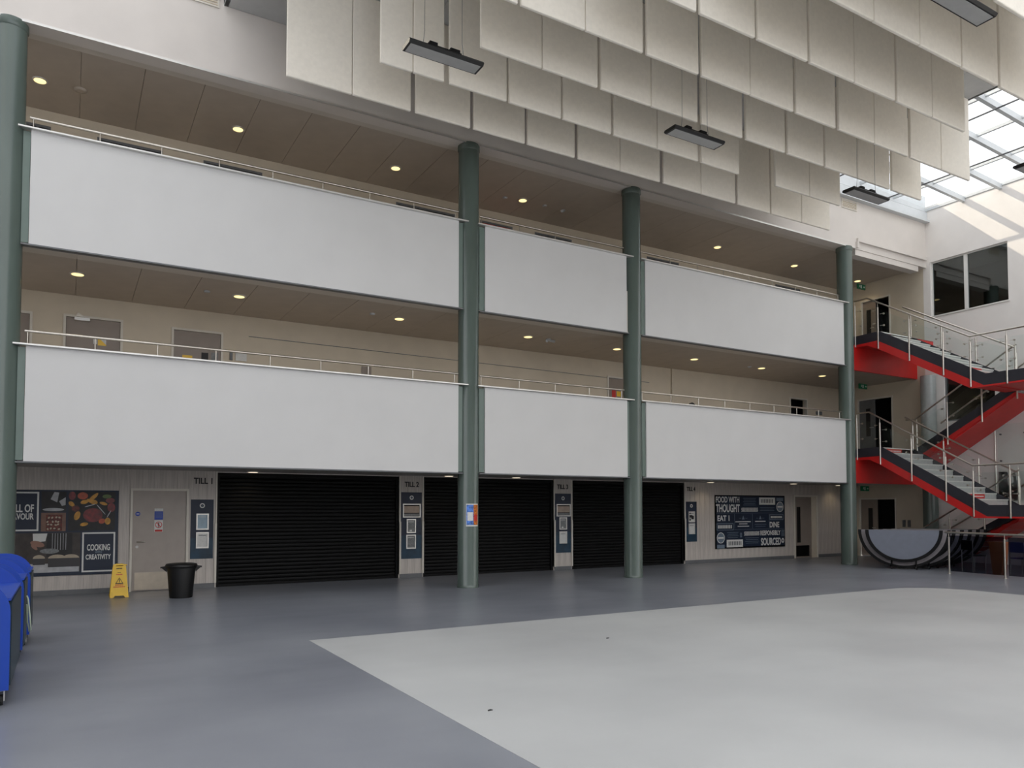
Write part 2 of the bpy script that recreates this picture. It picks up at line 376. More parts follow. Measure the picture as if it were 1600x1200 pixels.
# till information boards
def till_board(k, x0, x1, z0, z1, wide, frames):
    lab = ['navy till board right of the grey door, with two stacked frames', 'navy till board on the pillar between left and middle shutters, wide frame on top',
           'navy till board on the pillar between middle and right shutters, wide frame on top', 'short navy till board right of the right shutter, two white cards'][k]
    y = YG; t = thing('till_board', ((x0 + x1) / 2, y, z0), lab, 'sign', 'navy till boards')
    m = MB(); plate(m, x0, x1, z0 + .35 * (z1 - z0), z1, y + .001, M['navy'], .008); plate(m, x0, x1, z0, z0 + .35 * (z1 - z0), y + .001, M['teal'], .008); m.build('backing_board', t)
    m = MB(); cx = (x0 + x1) / 2; cz = z1 - .13
    for q in range(20):
        a = 2 * math.pi * q / 20; b = 2 * math.pi * (q + 1) / 20
        m.prism([(cx + r * math.cos(w), y - .008, cz + r * math.sin(w)) for r, w in ((.052, a), (.052, b), (.03, b), (.03, a))], (0, -.002, 0), M['print'])
    m.prism([(cx - .014, y - .008, cz - .016), (cx + .014, y - .008, cz - .016), (cx, y - .008, cz + .018)], (0, -.002, 0), M['dim']); m.build('round_logo', t)
    if wide:
        a, b, c, e = wide; m = MB(); frame(m, a, b, c, e, y - .007, .022, M['alu'], .02); f = m.build('poster_frame', t)
        m = MB(); plate(m, a + .02, b - .02, c + .02, e - .02, y - .007, M['blackm'], .003); plate(m, a + .03, b - .03, c + .11, e - .055, y - .01, M['beige'], .003); plate(m, a + .03, b - .03, c + .03, c + .09, y - .01, M['paperg'], .002); m.build('poster', f)
    for q, (a, b, c, e, pm) in enumerate(frames):
        m = MB(); frame(m, a, b, c, e, y - .007, .026, M['alu'], .02); f = m.build('poster_frame', t)
        m = MB(); plate(m, a + .02, b - .02, c + .02, e - .02, y - .007, pm, .003)
        plate(m, a + .05, b - .05, e - .075, e - .06, y - .01, M['paper'] if pm is not M['paper'] else M['paperg'], .001)
        if q == 0 and k in (1, 2): plate(m, a + .08, a + .14, c + .04, c + .08, y - .01, M['paper'], .001)
        if k == 3 and q == 0:
            for (u, v, w, z) in ((.03, .1, .25, .29), (.04, .17, .14, .22), (.03, .1, .05, .12), (.12, .22, .09, .2)): plate(m, a + u, a + v, c + w, c + z, y - .01, M['ink'], .001)
        m.build('poster', f)
till_board(0, 2.22, 2.67, .62, 1.87, None, [(2.33, 2.575, 1.23, 1.57, M['paperb']), (2.33, 2.58, .84, 1.18, M['paper'])])
till_board(1, 6.94, 7.48, .46, 2.07, (6.98, 7.44, 1.46, 1.79), [(7.08, 7.32, 1.08, 1.42, M['paperg']), (7.07, 7.32, .70, 1.04, M['paperg'])])
till_board(2, 11.40, 11.92, .47, 2.08, (11.44, 11.9, 1.46, 1.79), [(11.53, 11.78, 1.10, 1.43, M['paperg']), (11.53, 11.78, .72, 1.05, M['paper'])])
till_board(3, 16.16, 16.6, .66, 1.88, None, [(16.25, 16.51, 1.25, 1.58, M['paper']), (16.25, 16.51, .89, 1.22, M['paper'])])

# ------------------------------------------------------------------ food mural
y = YG
t = thing('food_mural', (-.2, y, .37), 'large food photo mural on pale panelling, reading COOKING WITH CREATIVITY', 'mural')
plate(MB(), -1.75, .87, .38, 2.04, y + .001, M['navy'], .02).build('backing_board', t)
y -= .019
m = MB(); plate(m, -1.45, -.49, 1.25, 2.0, y, M['print'], .004); plate(m, -1.42, -.52, 1.28, 1.97, y - .004, M['navy'], .002); c = m.build('slogan_panel', t); c['label'] = 'navy slogan panel reading FULL OF FLAVOUR'
text('lettering', 'FULL OF', -1.00, -.57, 1.61, 1.76, y - .007, M['print'], c); text('lettering', 'FLAVOUR', -1.00, -.57, 1.47, 1.59, y - .007, M['print'], c)
m = MB(); plate(m, .245, .82, .43, 1.21, y, M['print'], .004); plate(m, .275, .79, .46, 1.18, y - .004, M['navy'], .002); c = m.build('slogan_panel', t); c['label'] = 'navy slogan panel reading COOKING WITH CREATIVITY'
text('lettering', 'COOKING', .33, .73, .85, .975, y - .007, M['print'], c); text('lettering', 'WITH', .47, .59, .795, .835, y - .007, M['dim'], c); text('lettering', 'CREATIVITY', .31, .75, .675, .775, y - .007, M['print'], c)
m = MB(); plate(m, -.45, -.04, 1.62, 2.01, y, M['g_dark'], .004)
m.prism([(-.3, y - .004, 1.86), (-.24, y - .004, 2.0), (-.16, y - .004, 1.99), (-.19, y - .004, 1.8)], (0, -.001, 0), M['g_cloth']); m.prism([(-.16, y - .004, 1.82), (-.05, y - .004, 1.9), (-.05, y - .004, 1.75), (-.11, y - .004, 1.73)], (0, -.001, 0), M['g_cloth'])
ellipse(m, -.25, 1.66, .18, .03, y - .004, M['g_cloth'], .001); m.build('photo_print', t)
m = MB(); plate(m, -.45, -.04, 1.24, 1.6, y, M['g_wood'], .004); plate(m, -.37, -.1, 1.25, 1.56, y - .004, M['g_jam'], .001)
for k in range(16): ellipse(m, -.35 + .06 * (k % 4) + random.uniform(0, .04), 1.28 + .07 * (k // 4) + random.uniform(0, .03), .022, .016, y - .005, M['g_dough'], .001, random.random() * 3, 10)
m.build('photo_print', t)
m = MB(); plate(m, 0, .81, 1.25, 2.01, y, M['g_dark'], .004)
for (a, b, ra, rb, ro, q) in [(.24, 1.93, .09, .07, 0, 'g_org'), (.06, 1.93, .06, .08, 0, 'g_pep'), (.42, 1.9, .12, .035, .8, 'g_yel'), (.36, 1.83, .06, .03, -.6, 'g_yel'), (.27, 1.81, .07, .04, .3, 'g_yel'), (.43, 1.81, .07, .045, -.3, 'g_yel'), (.05, 1.77, .04, .06, .8, 'g_yel'), (.6, 1.78, .07, .03, -.3, 'g_yel'),
        (.72, 1.84, .08, .05, 0, 'g_pep'), (.74, 1.7, .07, .09, 0, 'g_pep'), (.66, 1.92, .08, .04, 0, 'g_grn'), (.15, 1.54, .05, .09, -.3, 'g_yel'), (.27, 1.37, .07, .035, .2, 'g_yel'), (.42, 1.55, .17, .14, 0, 'g_pep'), (.12, 1.68, .07, .06, 0, 'g_jam'), (.68, 1.43, .05, .07, 0, 'g_yel'), (.58, 1.43, .06, .05, .4, 'g_org'),
        (.56, 1.66, .13, .008, -.9, 'g_cloth'), (.37, 1.74, .1, .008, .3, 'g_cloth'), (.7, 1.57, .08, .008, 1.1, 'g_cloth')]:
    ellipse(m, a, b, ra, rb, y - .004 - random.random() * .001, M[q], .001, ro, 16)
m.build('photo_print', t)
m = MB(); plate(m, -1.3, .215, .45, 1.21, y, M['g_brown'], .004); plate(m, -.35, .08, .75, 1.2, y - .004, M['g_dark'], .001)
for k in range(6): plate(m, -.26 + k * .045, -.252 + k * .045, .88, 1.2, y - .005, M['g_cloth'], .001)
plate(m, -.75, .2, .45, .62, y - .005, M['g_cloth'], .001)
m.prism([(-.58, y - .005, 1.2), (-.34, y - .005, 1.2), (-.37, y - .005, 1.05), (-.57, y - .005, 1.03)], (0, -.001, 0), M['print'])
ellipse(m, -.5, 1.0, .12, .055, y - .006, M['g_skin'], .001, -.3); ellipse(m, -.55, .94, .07, .03, y - .007, M['g_skin'], .001, -.8)
ellipse(m, -.3, .86, .16, .05, y - .006, M['paperg'], .001)
for (a, w, q) in ((.06, .14, 0), (-.47, .1, .002), (-.17, .15, .002)):
    plate(m, a - w, a + w, .6 if w < .12 else .55, .72, y - .008 - q, M['g_tin'], .001); ellipse(m, a, .72, w, .07, y - .0085 - q, M['g_dough'], .001, 0, 16, 0, math.pi)
m.build('photo_print', t)

# ------------------------------------------------------------------ word board on the right
y = YG; X0, X1, Z0, Z1 = 17.36, 20.54, .41, 2.09
t = thing('slogan_board', (18.95, y, Z0), 'wide navy board of white slogans, starting FOOD WITH THOUGHT', 'sign')
m = MB(); plate(m, X0, X1, Z0, Z1, y + .001, M['blackm'], .02); plate(m, X0 + .05, X1 - .03, Z0 + .05, Z1 - .03, y - .019, M['navy'], .002); m.build('backing_board', t)
y -= .0215
def U(px): return X0 + (px - 150) / 855 * (X1 - X0)
def V(py): return Z1 - (py - 115) / 640 * (Z1 - Z0)
for s, a, b, c, e, q in [('FOOD WITH', 158, 435, 205, 133, 'print'), ('THOUGHT', 160, 440, 320, 224, 'print'), ('EAT 1', 176, 315, 425, 358, 'print'), ('DINE', 808, 930, 512, 442, 'print'), ('RESPONSIBLY', 690, 945, 608, 548, 'print'), ('SOURCED', 696, 950, 732, 640, 'print')]:
    text('lettering', s, U(a), U(b), V(c), V(e), y, M[q], t)
m = MB()
def bar(a, b, c, e, q): plate(m, U(a), U(b), V(e), V(c), y, M[q], .002)
for a, b, c, n, st in [(480, 640, 150, 5, 20), (685, 870, 262, 3, 18), (500, 670, 632, 4, 21), (285, 420, 562, 4, 20), (620, 765, 468, 2, 24)]:
    for k in range(n): bar(a + 9 * (k % 2), b - 9 * (k % 2), c + k * st, c + k * st + 5, 'dim')
for a, b, c in [(385, 570, 436), (430, 530, 462), (412, 550, 491), (625, 755, 434)]: bar(a, b, c - 5, c + 5, 'print')
for a, b, c, e in [(678, 880, 140, 228), (280, 472, 650, 740)]:
    bar(a, b, c, e, 'print')
    for k in range(8): plate(m, U(a + 22 + k * 20), U(a + 34 + k * 20), V(e - 22), V(c + 20), y - .002, M['skirt'], .001)
for a, b, c, e in [(165, 362, 452, 536), (808, 985, 348, 418)]:
    frame(m, U(a), U(b), V(e), V(c), y, .02, M['dim'], .002)
    for k in range(9): bar(a + 16 + k * (b - a - 30) / 9, a + 16 + (k + .65) * (b - a - 30) / 9, c + 22, e - 22, 'print')
for a, b, c, e in [(458, 662, 265, 316), (490, 678, 555, 606)]:
    n = 13
    for k in range(n):
        u0 = U(a + (b - a) * k / n); u1 = U(a + (b - a) * (k + .55) / n); d_ = U(a + (b - a) / n) - U(a)
        for q in range(3):
            z0 = V(e) + (V(c) - V(e)) * q / 3; z1 = z0 + (V(c) - V(e)) / 3; s0 = d_ * .4 if q % 2 else 0; s1 = 0 if q % 2 else d_ * .4
            m.prism([(u0 + s0, y, z0), (u1 + s0, y, z0), (u1 + s1, y, z1), (u0 + s1, y, z1)], (0, -.002, 0), M['print'])
for a, b in [(942, 255), (212, 625)]:
    ellipse(m, U(a), V(b), .17, .17, y, M['print'], .002); ellipse(m, U(a), V(b), .145, .15, y - .002, M['dim'], .001); plate(m, U(a) - .12, U(a) + .12, V(b) - .025, V(b) + .025, y - .003, M['print'], .001)
bar(898, 985, 142, 182, 'dim'); bar(168, 255, 706, 750, 'dim')
for k in range(6): bar(955, 995, 545 + k * 14, 552 + k * 14, 'dim')
for k in range(16):
    a = 2 * math.pi * k / 16; b = 2 * math.pi * (k + 1) / 16
    m.prism([(U(974) + r * math.cos(w), y, V(678) + r * 1.3 * math.sin(w)) for r, w in ((.062, a), (.062, b), (.03, b), (.03, a))], (0, -.002, 0), M['print'])
for a in (480, 690):
    m.prism([(U(a - 16), y, V(408)), (U(a + 16), y, V(408)), (U(a), y, V(362))], (0, -.002, 0), M['dim']); bar(a - 50, a - 24, 392, 396, 'dim'); bar(a + 24, a + 50, 392, 396, 'dim')
for a in (375, 590, 800): bar(a, a + 3, 340, 520, 'dim')
for c in (330, 528): bar(165, 990, c, c + 3, 'dim')
for k in range(3): bar(440, 462, 570 + k * 20, 584 + k * 20, 'dim')
m.build('printed_motif', t)

# ------------------------------------------------------------------ upper structure: slabs, soffits, back walls
struct(MB().box(XL, 20.45, YP + .06, YU + .6, 2.58, F1, M['bulk']).box(20.45, XR, YE, YU + .6, 2.58, F1, M['darkblue']).build('floor_gallery_lower'))
struct(MB().box(XL, 20.45, YP + .06, YU + .6, 6.06, F2, M['bulk']).box(20.45, XR, YE, YU + .6, 6.06, F2, M['darkblue']).build('floor_gallery_upper'))
def soffit(name, z, m, x0, x1, y0=YP + .5, y1=YU):
    xs = 20.45 if z < 9 else x1
    b = MB().box(x0, xs, YP + .06, y1 + .1, z + .03, z + .1, M['bulk'])
    if xs < x1: b.box(xs, x1, YE, y1 + .1, z + .03, z + .1, M['bulk'])
    s = struct(b.build(name))
    box('bulkhead', x0, xs, YP + .05, y0, z, z + .04, M['bulk'], s)
    if xs < x1: box('bulkhead', xs, x1, YE, y0 + .02, z, z + .04, M['bulk'], s)
    n = round((x1 - x0) / 1.0); d_ = (x1 - x0) / n
    me = MB().box(0, d_ - .008, 0, y1 - y0 - .01, 0, .03, m).mesh('ceiling_panel')
    for i in range(n): inst('ceiling_panel', me, (x0 + i * d_, y0 + .008, z + .004), s)
    return s
soffit('ceiling_ground', 2.47, M['gceil'], XL, XR - .02)
soffit('ceiling_gallery_lower', 5.96, M['soffit'], XL, XR - .02)
soffit('ceiling_gallery_upper', 9.60, M['soffit'], XL, XR - .02)
struct(box('ceiling_sun_block', XL, XR, YP + .3, YU + .75, 9.72, 9.8, M['bulk']))  # unseen slab added to keep sun from leaking in behind the galleries
# fascia wall above the galleries
mb = MB(); mb.box(XL, XR, YP, YP + .3, 9.58, 11.9, M['fascia'])
struct(mb.build('wall_fascia'))
struct(MB().box(XL, 20.52, YP - .02, YP, 9.58, 9.62, M['alu']).build('trim_7'))
struct(MB().box(20.55, 23.8, YP + .02, YP + .3, 9.4, 9.62, M['fascia']).box(20.58, 24.15, YP - .07, YP, 9.8, 9.9, M['fascia']).box(20.55, 20.62, YP - .07, YP + .02, 9.6, 9.8, M['fascia']).build('trim_8'))
# gallery back walls
L1H = [(-.9, -.72, F1, 5.50), (-.12, .86, F1, 5.53), (1.86, 2.82, F1, 5.50), (13.46, 14.4, F1, 5.48), (21.27, 22.1, F1, 5.44)]
L2H = [(a, b, 8.2, 9.30) for a, b in ((-.9, -.45), (.36, 1.59), (2.40, 3.65), (6.88, 8.53), (9.25, 10.24), (10.95, 12.19), (14.95, 16.24), (20.61, 21.88))]
mb = MB()
for c in cells(XL, XR, F1, 6.0, L1H): mb.box(c[0], c[1], YU, YU + .15, c[2], c[3], M['cream'])
struct(mb.build('wall_gallery_lower'))
mb = MB()
for c in cells(XL, XR, F2, 9.62, L2H): mb.box(c[0], c[1], YU, YU + .15, c[2], c[3], M['cream'])
struct(mb.build('wall_gallery_upper'))
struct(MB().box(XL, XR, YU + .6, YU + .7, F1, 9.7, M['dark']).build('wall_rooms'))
n = 1
for i, (a, b, z0, z1) in enumerate(L1H):
    n_ = 3 + i
    d = door(n_, a - .04, b + .04, z0, z1 + .04, YU, M['dark'] if i == 4 else M['doorl'], M['whitetrim'], leaf=i != 4)
    if i == 1:
        box('door_closer', .03, .30, YU - .08, YU, 5.46, 5.52, M['alu'], d); MB().prism([(.05, YU - .05, 5.54), (.09, YU - .05, 5.62), (.22, YU - .05, 5.53)], (0, .03, 0), M['steel']).build('closer_arm', d)
        m = MB(); plate(m, .37, .44, 5.02, 5.12, YU + .004, M['paper']); plate(m, .45, .60, 5.0, 5.12, YU + .004, M['yellow']); m.prism([(.5, YU - .002, 5.12), (.6, YU - .002, 5.12), (.6, YU - .002, 5.02)], (0, -.002, 0), M['paper']); m.build('yellow_notice', d)
    if i == 2:
        m = MB(); plate(m, 2.04, 2.24, 4.9, 4.97, YU + .004, M['yellow']); m.build('yellow_notice', d)
        m = MB(); plate(m, 2.42, 2.56, 4.85, 5.06, YU + .004, M['ink']); plate(m, 2.62, 2.76, 4.86, 5.08, YU + .004, M['paperg']); m.build('dark_notice', d)
    if i == 3:
        m = MB(); plate(m, 13.6, 13.74, 4.9, 5.12, YU + .004, M['redink']); plate(m, 13.78, 13.92, 4.95, 5.1, YU + .004, M['yellow']); m.build('small_notice', d)
for i, (a, b, z0, z1) in enumerate(L2H):
    m = MB(); frame(m, a, b, z0, z1, YU + .06, .05, M['skirt'], .06); m.box((a + b) / 2 - .02, (a + b) / 2 + .02, YU, YU + .06, z0, z1 - .05, M['skirt'])
    w = struct(m.build('window_%d' % (i + 1)))
    box('pane', a + .05, b - .05, YU + .03, YU + .04, z0 + .05, z1 - .05, M['redsign'] if i == 4 else M['blackp'], w)
# small fittings on the lower gallery wall
for (a, b, z0, z1, mm, lab, nm) in [(3.0, 3.06, 4.95, 5.13, 'skirt', 'small grey door intercom right of the third gallery door', 'intercom'), (3.12, 3.36, 4.95, 5.12, 'paper', 'white paper notice beside the third gallery door', 'notice'),
        (6.02, 6.26, 4.85, 5.1, 'doorl', 'narrow brown wall box low on the lower gallery wall', 'wall_box'), (22.6, 22.9, 4.96, 5.08, 'skirt', 'small dark sign right of the dark gallery doorway', 'notice')]:
    tag(box(nm, a, b, YU - .03, YU, z0, z1, M[mm]), lab, 'sign' if nm == 'notice' else 'fitting')
tag(MB().tube([(3.4, YU - .01, 5.52), (15.0, YU - .01, 5.46)], .008, M['paperg'], 6).build('wall_conduit'), 'thin cable line running along the lower gallery wall', 'cable')
tag(MB().tube([(15.9, YU - .03, F1), (15.9, YU - .03, 5.95)], .03, M['cream'], 8).build('wall_pipe'), 'vertical cream pipe on lower gallery wall right of the third column', 'pipe')

# ------------------------------------------------------------------ columns
cl = ['green grey round column at the far left behind the blue bins', 'green grey round column with the small poster on it', 'green grey round column, third from the left, beside till 3', 'green grey round column at the right end of the white parapets']
for (x, yy), lab in zip(COLS, cl):
    t = thing('column', (x, yy, 0), lab, 'column', 'green grey atrium columns')
    MB().lathe((x, yy, 0), [(.232, 0), (.232, .06), (.225, .065), (.225, 9.6)], M['green'], 40).build('shaft', t)
    MB().lathe((x, yy, 9.45), [(.225, 0), (.24, .02), (.24, .12)], M['green'], 40).build('collar', t)
t = thing('column', (24.0, 14.2, 0), 'grey round column in the corner behind the red stairs', 'column', 'green grey atrium columns')
MB().lathe((23.96, 14.22, 0), [(.232, 0), (.225, .06), (.225, 2.47)], M['green'], 32).build('shaft', t)
MB().lathe((23.96, 14.22, F1), [(.225, 0), (.225, 2.46)], mat('pale_grey_gloss', (170, 176, 174), .25), 32).build('shaft', t)
# poster on the second column (curved sheet)
m = MB(); cx, cy = COLS[1]; r = .228; a0, a1 = math.radians(-128), math.radians(-52); n_ = 12
def cp(a, z, r_=r): return (cx + r_ * math.cos(a), cy + r_ * math.sin(a), z)
def patch(u0, u1, z0, z1, r_, mm):
    for k in range(6):
        p, q = a0 + (a1 - a0) * (u0 + (u1 - u0) * k / 6), a0 + (a1 - a0) * (u0 + (u1 - u0) * (k + 1) / 6)
        m.add([cp(p, z0, r_), cp(q, z0, r_), cp(q, z1, r_), cp(p, z1, r_)], [(0, 1, 2, 3)], mm)
patch(0, 1, 1.3, 1.78, .228, M['paper']); patch(.04, .55, 1.33, 1.76, .229, M['skyprint']); patch(.55, .97, 1.33, 1.76, .229, M['orprint']); patch(.1, .5, 1.42, 1.6, .230, M['paper']); patch(.6, .9, 1.42, 1.55, .230, M['redink'])
tag(m.build('column_poster'), 'small blue and orange poster stuck on the second column', 'poster')

# ------------------------------------------------------------------ parapets
spans = [(-.64, 7.09, -.95, 7.40), (7.73, 11.65, 7.40, 11.93), (12.24, 19.92, 11.93, 20.20)]
pos = ['long left', 'short middle', 'right hand']
for lv, (zb, zt, hr, flr) in enumerate([(2.44, 4.33, 4.57, F1), (5.96, 7.86, 8.10, F2)]):
    for i, (a, b, ca, cb) in enumerate(spans):
        t = thing('balcony_parapet', ((a + b) / 2, YP, zb), '%s white parapet panel with steel handrail on the %s gallery' % (pos[i], ['lower', 'upper'][lv]), 'parapet', 'white gallery parapets')
        box('panel', a, b, YP, YP + .1, zb, zt - .03, M['parapet'], t)
        box('end_plate', ca + .2, a - .006, YP + .03, YP + .09, zb + .02, zt - .05, M['greenflat'], t)
        if lv == 0 or i == 0: box('end_plate', b + .006, cb - .2, YP + .03, YP + .09, zb + .02, zt - .05, M['greenflat'], t)
        box('shelf', ca + .13, cb - .1, YP - .07, YP + .2, zt - .03, zt, M['alu'], t, bevel=.006)
        box('bottom_trim', ca + .2, cb - .2, YP - .005, YP + .12, zb - .025, zb, M['skirt'], t)
        MB().tube([(ca + .28, YP + .17, hr), (cb - .24, YP + .17, hr)], .022, M['steel']).build('handrail', t)
        x = ca + .32 if lv == 0 else ca + .33
        pm = MB().tube([(0, 0, 0), (0, 0, hr - zt)], .011, M['steel'], 8).mesh('handrail_post')
        npost = round((cb - ca - .6) / .967); dx = (cb - ca - .64) / npost
        for k in range(npost + 1): inst('handrail_post', pm, (x + k * dx, YP + .17, zt), t)

# ------------------------------------------------------------------ downlights, detectors, cameras
gl = {0: 'ground floor soffit', 1: 'lower gallery soffit', 2: 'upper gallery soffit'}
DL = {2: [(-.61, 16.24), (2.90, 16.27), (6.42, 16.32), (9.93, 16.4), (16.84, 16.41), (20.31, 16.42), (23.6, 16.43)],
      1: [(.06, 15.79), (2.89, 15.82), (6.36, 15.89), (9.81, 15.95), (12.63, 15.98), (15.42, 15.97), (18.19, 15.96), (20.95, 15.91)],
      0: [(3.42, 16.9), (7.95, 16.6), (9.85, 16.6), (16.8, 16.75), (20.1, 16.4), (22.9, 16.8)]}
for lv, z in ((2, 9.60), (1, 5.96), (0, 2.47)):
    for i, (x, yy) in enumerate(DL[lv]):
        t = thing('ceiling_downlight', (x, yy, z), '%s glowing round downlight from the left in the %s' % (ORD[i], gl[lv]), 'downlight', 'round downlights in the soffits')
        MB().lathe((x, yy, z - .012), [(.10, 0), (.125, .0), (.13, .016)], M['alu'], 24).build('trim_ring', t)
        MB().lathe((x, yy, z - .016), [(.02, 0), (.1, 0), (.1, .006)], M['lamp'] if lv else M['lampw'], 24).build('diffuser', t)
        ld = bpy.data.lights.new('downlight_bulb', 'SPOT'); ld.energy = (7, 18, 20)[lv]; ld.color = (1, .80, .52); ld.spot_size = 2.3; ld.spot_blend = .8; ld.shadow_soft_size = .09
        lo = bpy.data.objects.new('downlight_bulb', ld); C.objects.link(lo); lo.parent = t; lo.location = (0, 0, -.03)
for x, yy, z, lab in [(.04, 16.23, 9.6, 'grey round ceiling speaker left in the upper gallery soffit'), (5.68, 15.77, 5.96, 'small round detector left of the third lower gallery downlight'), (2.27, 15.77, 5.96, 'small round detector left of the second lower gallery downlight'),
        (17.7, 15.99, 5.96, 'small round detector above the right lower parapet'), (9.45, 16.48, 9.6, 'small round detector left of the fourth upper gallery downlight'), (10.6, 16.4, 9.6, 'small round detector right of the fourth upper gallery downlight')]:
    r_ = .11 if x == .04 else .06
    tag(MB().lathe((x, yy, z - .03), [(r_ * .6, 0), (r_, .012), (r_, .034)], M['soffit'] if x == .04 else M['grey'], 20).build('ceiling_detector', origin=(x, yy, z)), lab, 'detector', 'ceiling detectors')
for x, yy, z, lab in [(11.2, 16.43, 9.6, 'dark dome camera under the upper gallery soffit'), (10.4, 15.93, 5.96, 'twin headed security camera under the lower gallery soffit')]:
    t = thing('security_camera', (x, yy, z), lab, 'camera', 'security cameras')
    MB().lathe((x, yy, z - .03), [(.04, 0), (.06, .01), (.06, .034)], M['grey'], 20).build('mount', t)
    MB().tube([(x - .03, yy - .02, z - .04), (x - .12, yy - .12, z - .08)], .035, M['grey']).build('camera_body', t)
    if z < 6: MB().tube([(x + .03, yy - .02, z - .04), (x + .13, yy - .1, z - .07)], .035, M['grey']).build('camera_body', t)
# tops of black chairs seen over the lower right parapet
for x, lab in ((12.75, 'black rounded chair back over the parapet beside the third column'), (14.9, 'black rounded chair back over the middle of the right lower parapet')):
    t = thing('office_chair', (x, 15.3, F1), lab, 'chair', 'black chairs on the lower gallery')
    yy = 15.3; m = MB()
    m.prism([(x + .23 * math.cos(a) , yy + .22, F1 + .62 + (.56 if x < 13 else .5) * max(0, math.sin(a))) for a in [math.pi * k / 12 for k in range(13)]], (0, .04, 0), M['blackp']); m.build('backrest', t)
    box('seat', x - .24, x + .24, yy - .24, yy + .22, F1 + .44, F1 + .52, M['blackp'], t, bevel=.02)
    MB().tube([(x, yy + .24, F1 + .48), (x, yy + .25, F1 + .7)], .02, M['blackp'], 8).build('back_support', t)
    MB().tube([(x, yy, F1 + .08), (x, yy, F1 + .45)], .03, M['steel'], 10).build('gas_stem', t)
    for k in range(5):
        a = 2 * math.pi * k / 5; MB().tube([(x, yy, F1 + .1), (x + .28 * math.cos(a), yy + .28 * math.sin(a), F1 + .05)], .02, M['blackp'], 8).build('leg', t)
        MB().tube([(x + .28 * math.cos(a) - .015, yy + .28 * math.sin(a), F1 + .03), (x + .28 * math.cos(a) + .015, yy + .28 * math.sin(a), F1 + .03)], .03, M['rubber'], 10).build('castor', t)

# ------------------------------------------------------------------ right hand wall with openings
WIN = (11.85, 14.22, 7.92, 9.72); WIN2 = (12.3, 13.85, 4.45, 5.95)
DR = [(15.55, 16.95, 0, 2.03), (15.6, 16.95, F1, 5.53), (15.62, 16.75, F2, 9.02)]
mb = MB()
for c in list(cells(YB, YP + .1, 0, 11.6, [WIN, WIN2])) + list(cells(YP + .1, YU + .6, 0, 11.6, DR)): mb.box(XR, XR + .25, c[0], c[1], c[2], c[3], M['rightw'] if (c[0] + c[1]) / 2 < YP + .1 else M['cream'])
wr = struct(mb.build('wall_right'))
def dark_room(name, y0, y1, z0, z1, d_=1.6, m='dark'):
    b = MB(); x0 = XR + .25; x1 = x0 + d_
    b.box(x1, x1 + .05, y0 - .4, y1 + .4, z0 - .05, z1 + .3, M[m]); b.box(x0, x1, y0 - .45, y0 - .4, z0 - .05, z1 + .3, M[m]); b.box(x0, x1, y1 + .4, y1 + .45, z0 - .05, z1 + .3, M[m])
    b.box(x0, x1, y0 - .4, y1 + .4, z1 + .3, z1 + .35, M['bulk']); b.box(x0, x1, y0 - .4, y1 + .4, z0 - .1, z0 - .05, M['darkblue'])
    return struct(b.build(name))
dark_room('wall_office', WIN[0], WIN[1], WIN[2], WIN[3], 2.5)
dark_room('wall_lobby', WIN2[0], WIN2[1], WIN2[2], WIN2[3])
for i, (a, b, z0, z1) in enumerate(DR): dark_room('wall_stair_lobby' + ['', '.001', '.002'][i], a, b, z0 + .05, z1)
def sidewin(n, a, b, z0, z1, bars, g, fm, fw=.05):
    m = MB(); m.box(XR + .08, XR + .16, a, b, z0, z0 + fw, fm); m.box(XR + .08, XR + .16, a, b, z1 - fw, z1, fm); m.box(XR + .08, XR + .16, a, a + fw, z0 + fw, z1 - fw, fm); m.box(XR + .08, XR + .16, b - fw, b, z0 + fw, z1 - fw, fm)
    for q in bars: m.box(XR + .06, XR + .16, q - .05, q + .05, z0 + fw, z1 - fw, fm)
    w = struct(m.build('window_%d' % n))
    qs = [a + fw] + list(bars) + [b - fw]
    for k in range(len(qs) - 1): box('pane', XR + .11, XR + .12, qs[k] + (.05 if k else 0), qs[k + 1] - (.05 if k < len(qs) - 2 else 0), z0 + fw, z1 - fw, g, w)
    return w
w = sidewin(9, *WIN, [13.12], G_WIN, M['white'], .04)
box('sill', XR - .03, XR + .08, WIN[0] - .03, WIN[1] + .03, WIN[2] - .03, WIN[2], M['white'], w)
sidewin(10, *WIN2, [], G_WIN, M['skirt'])
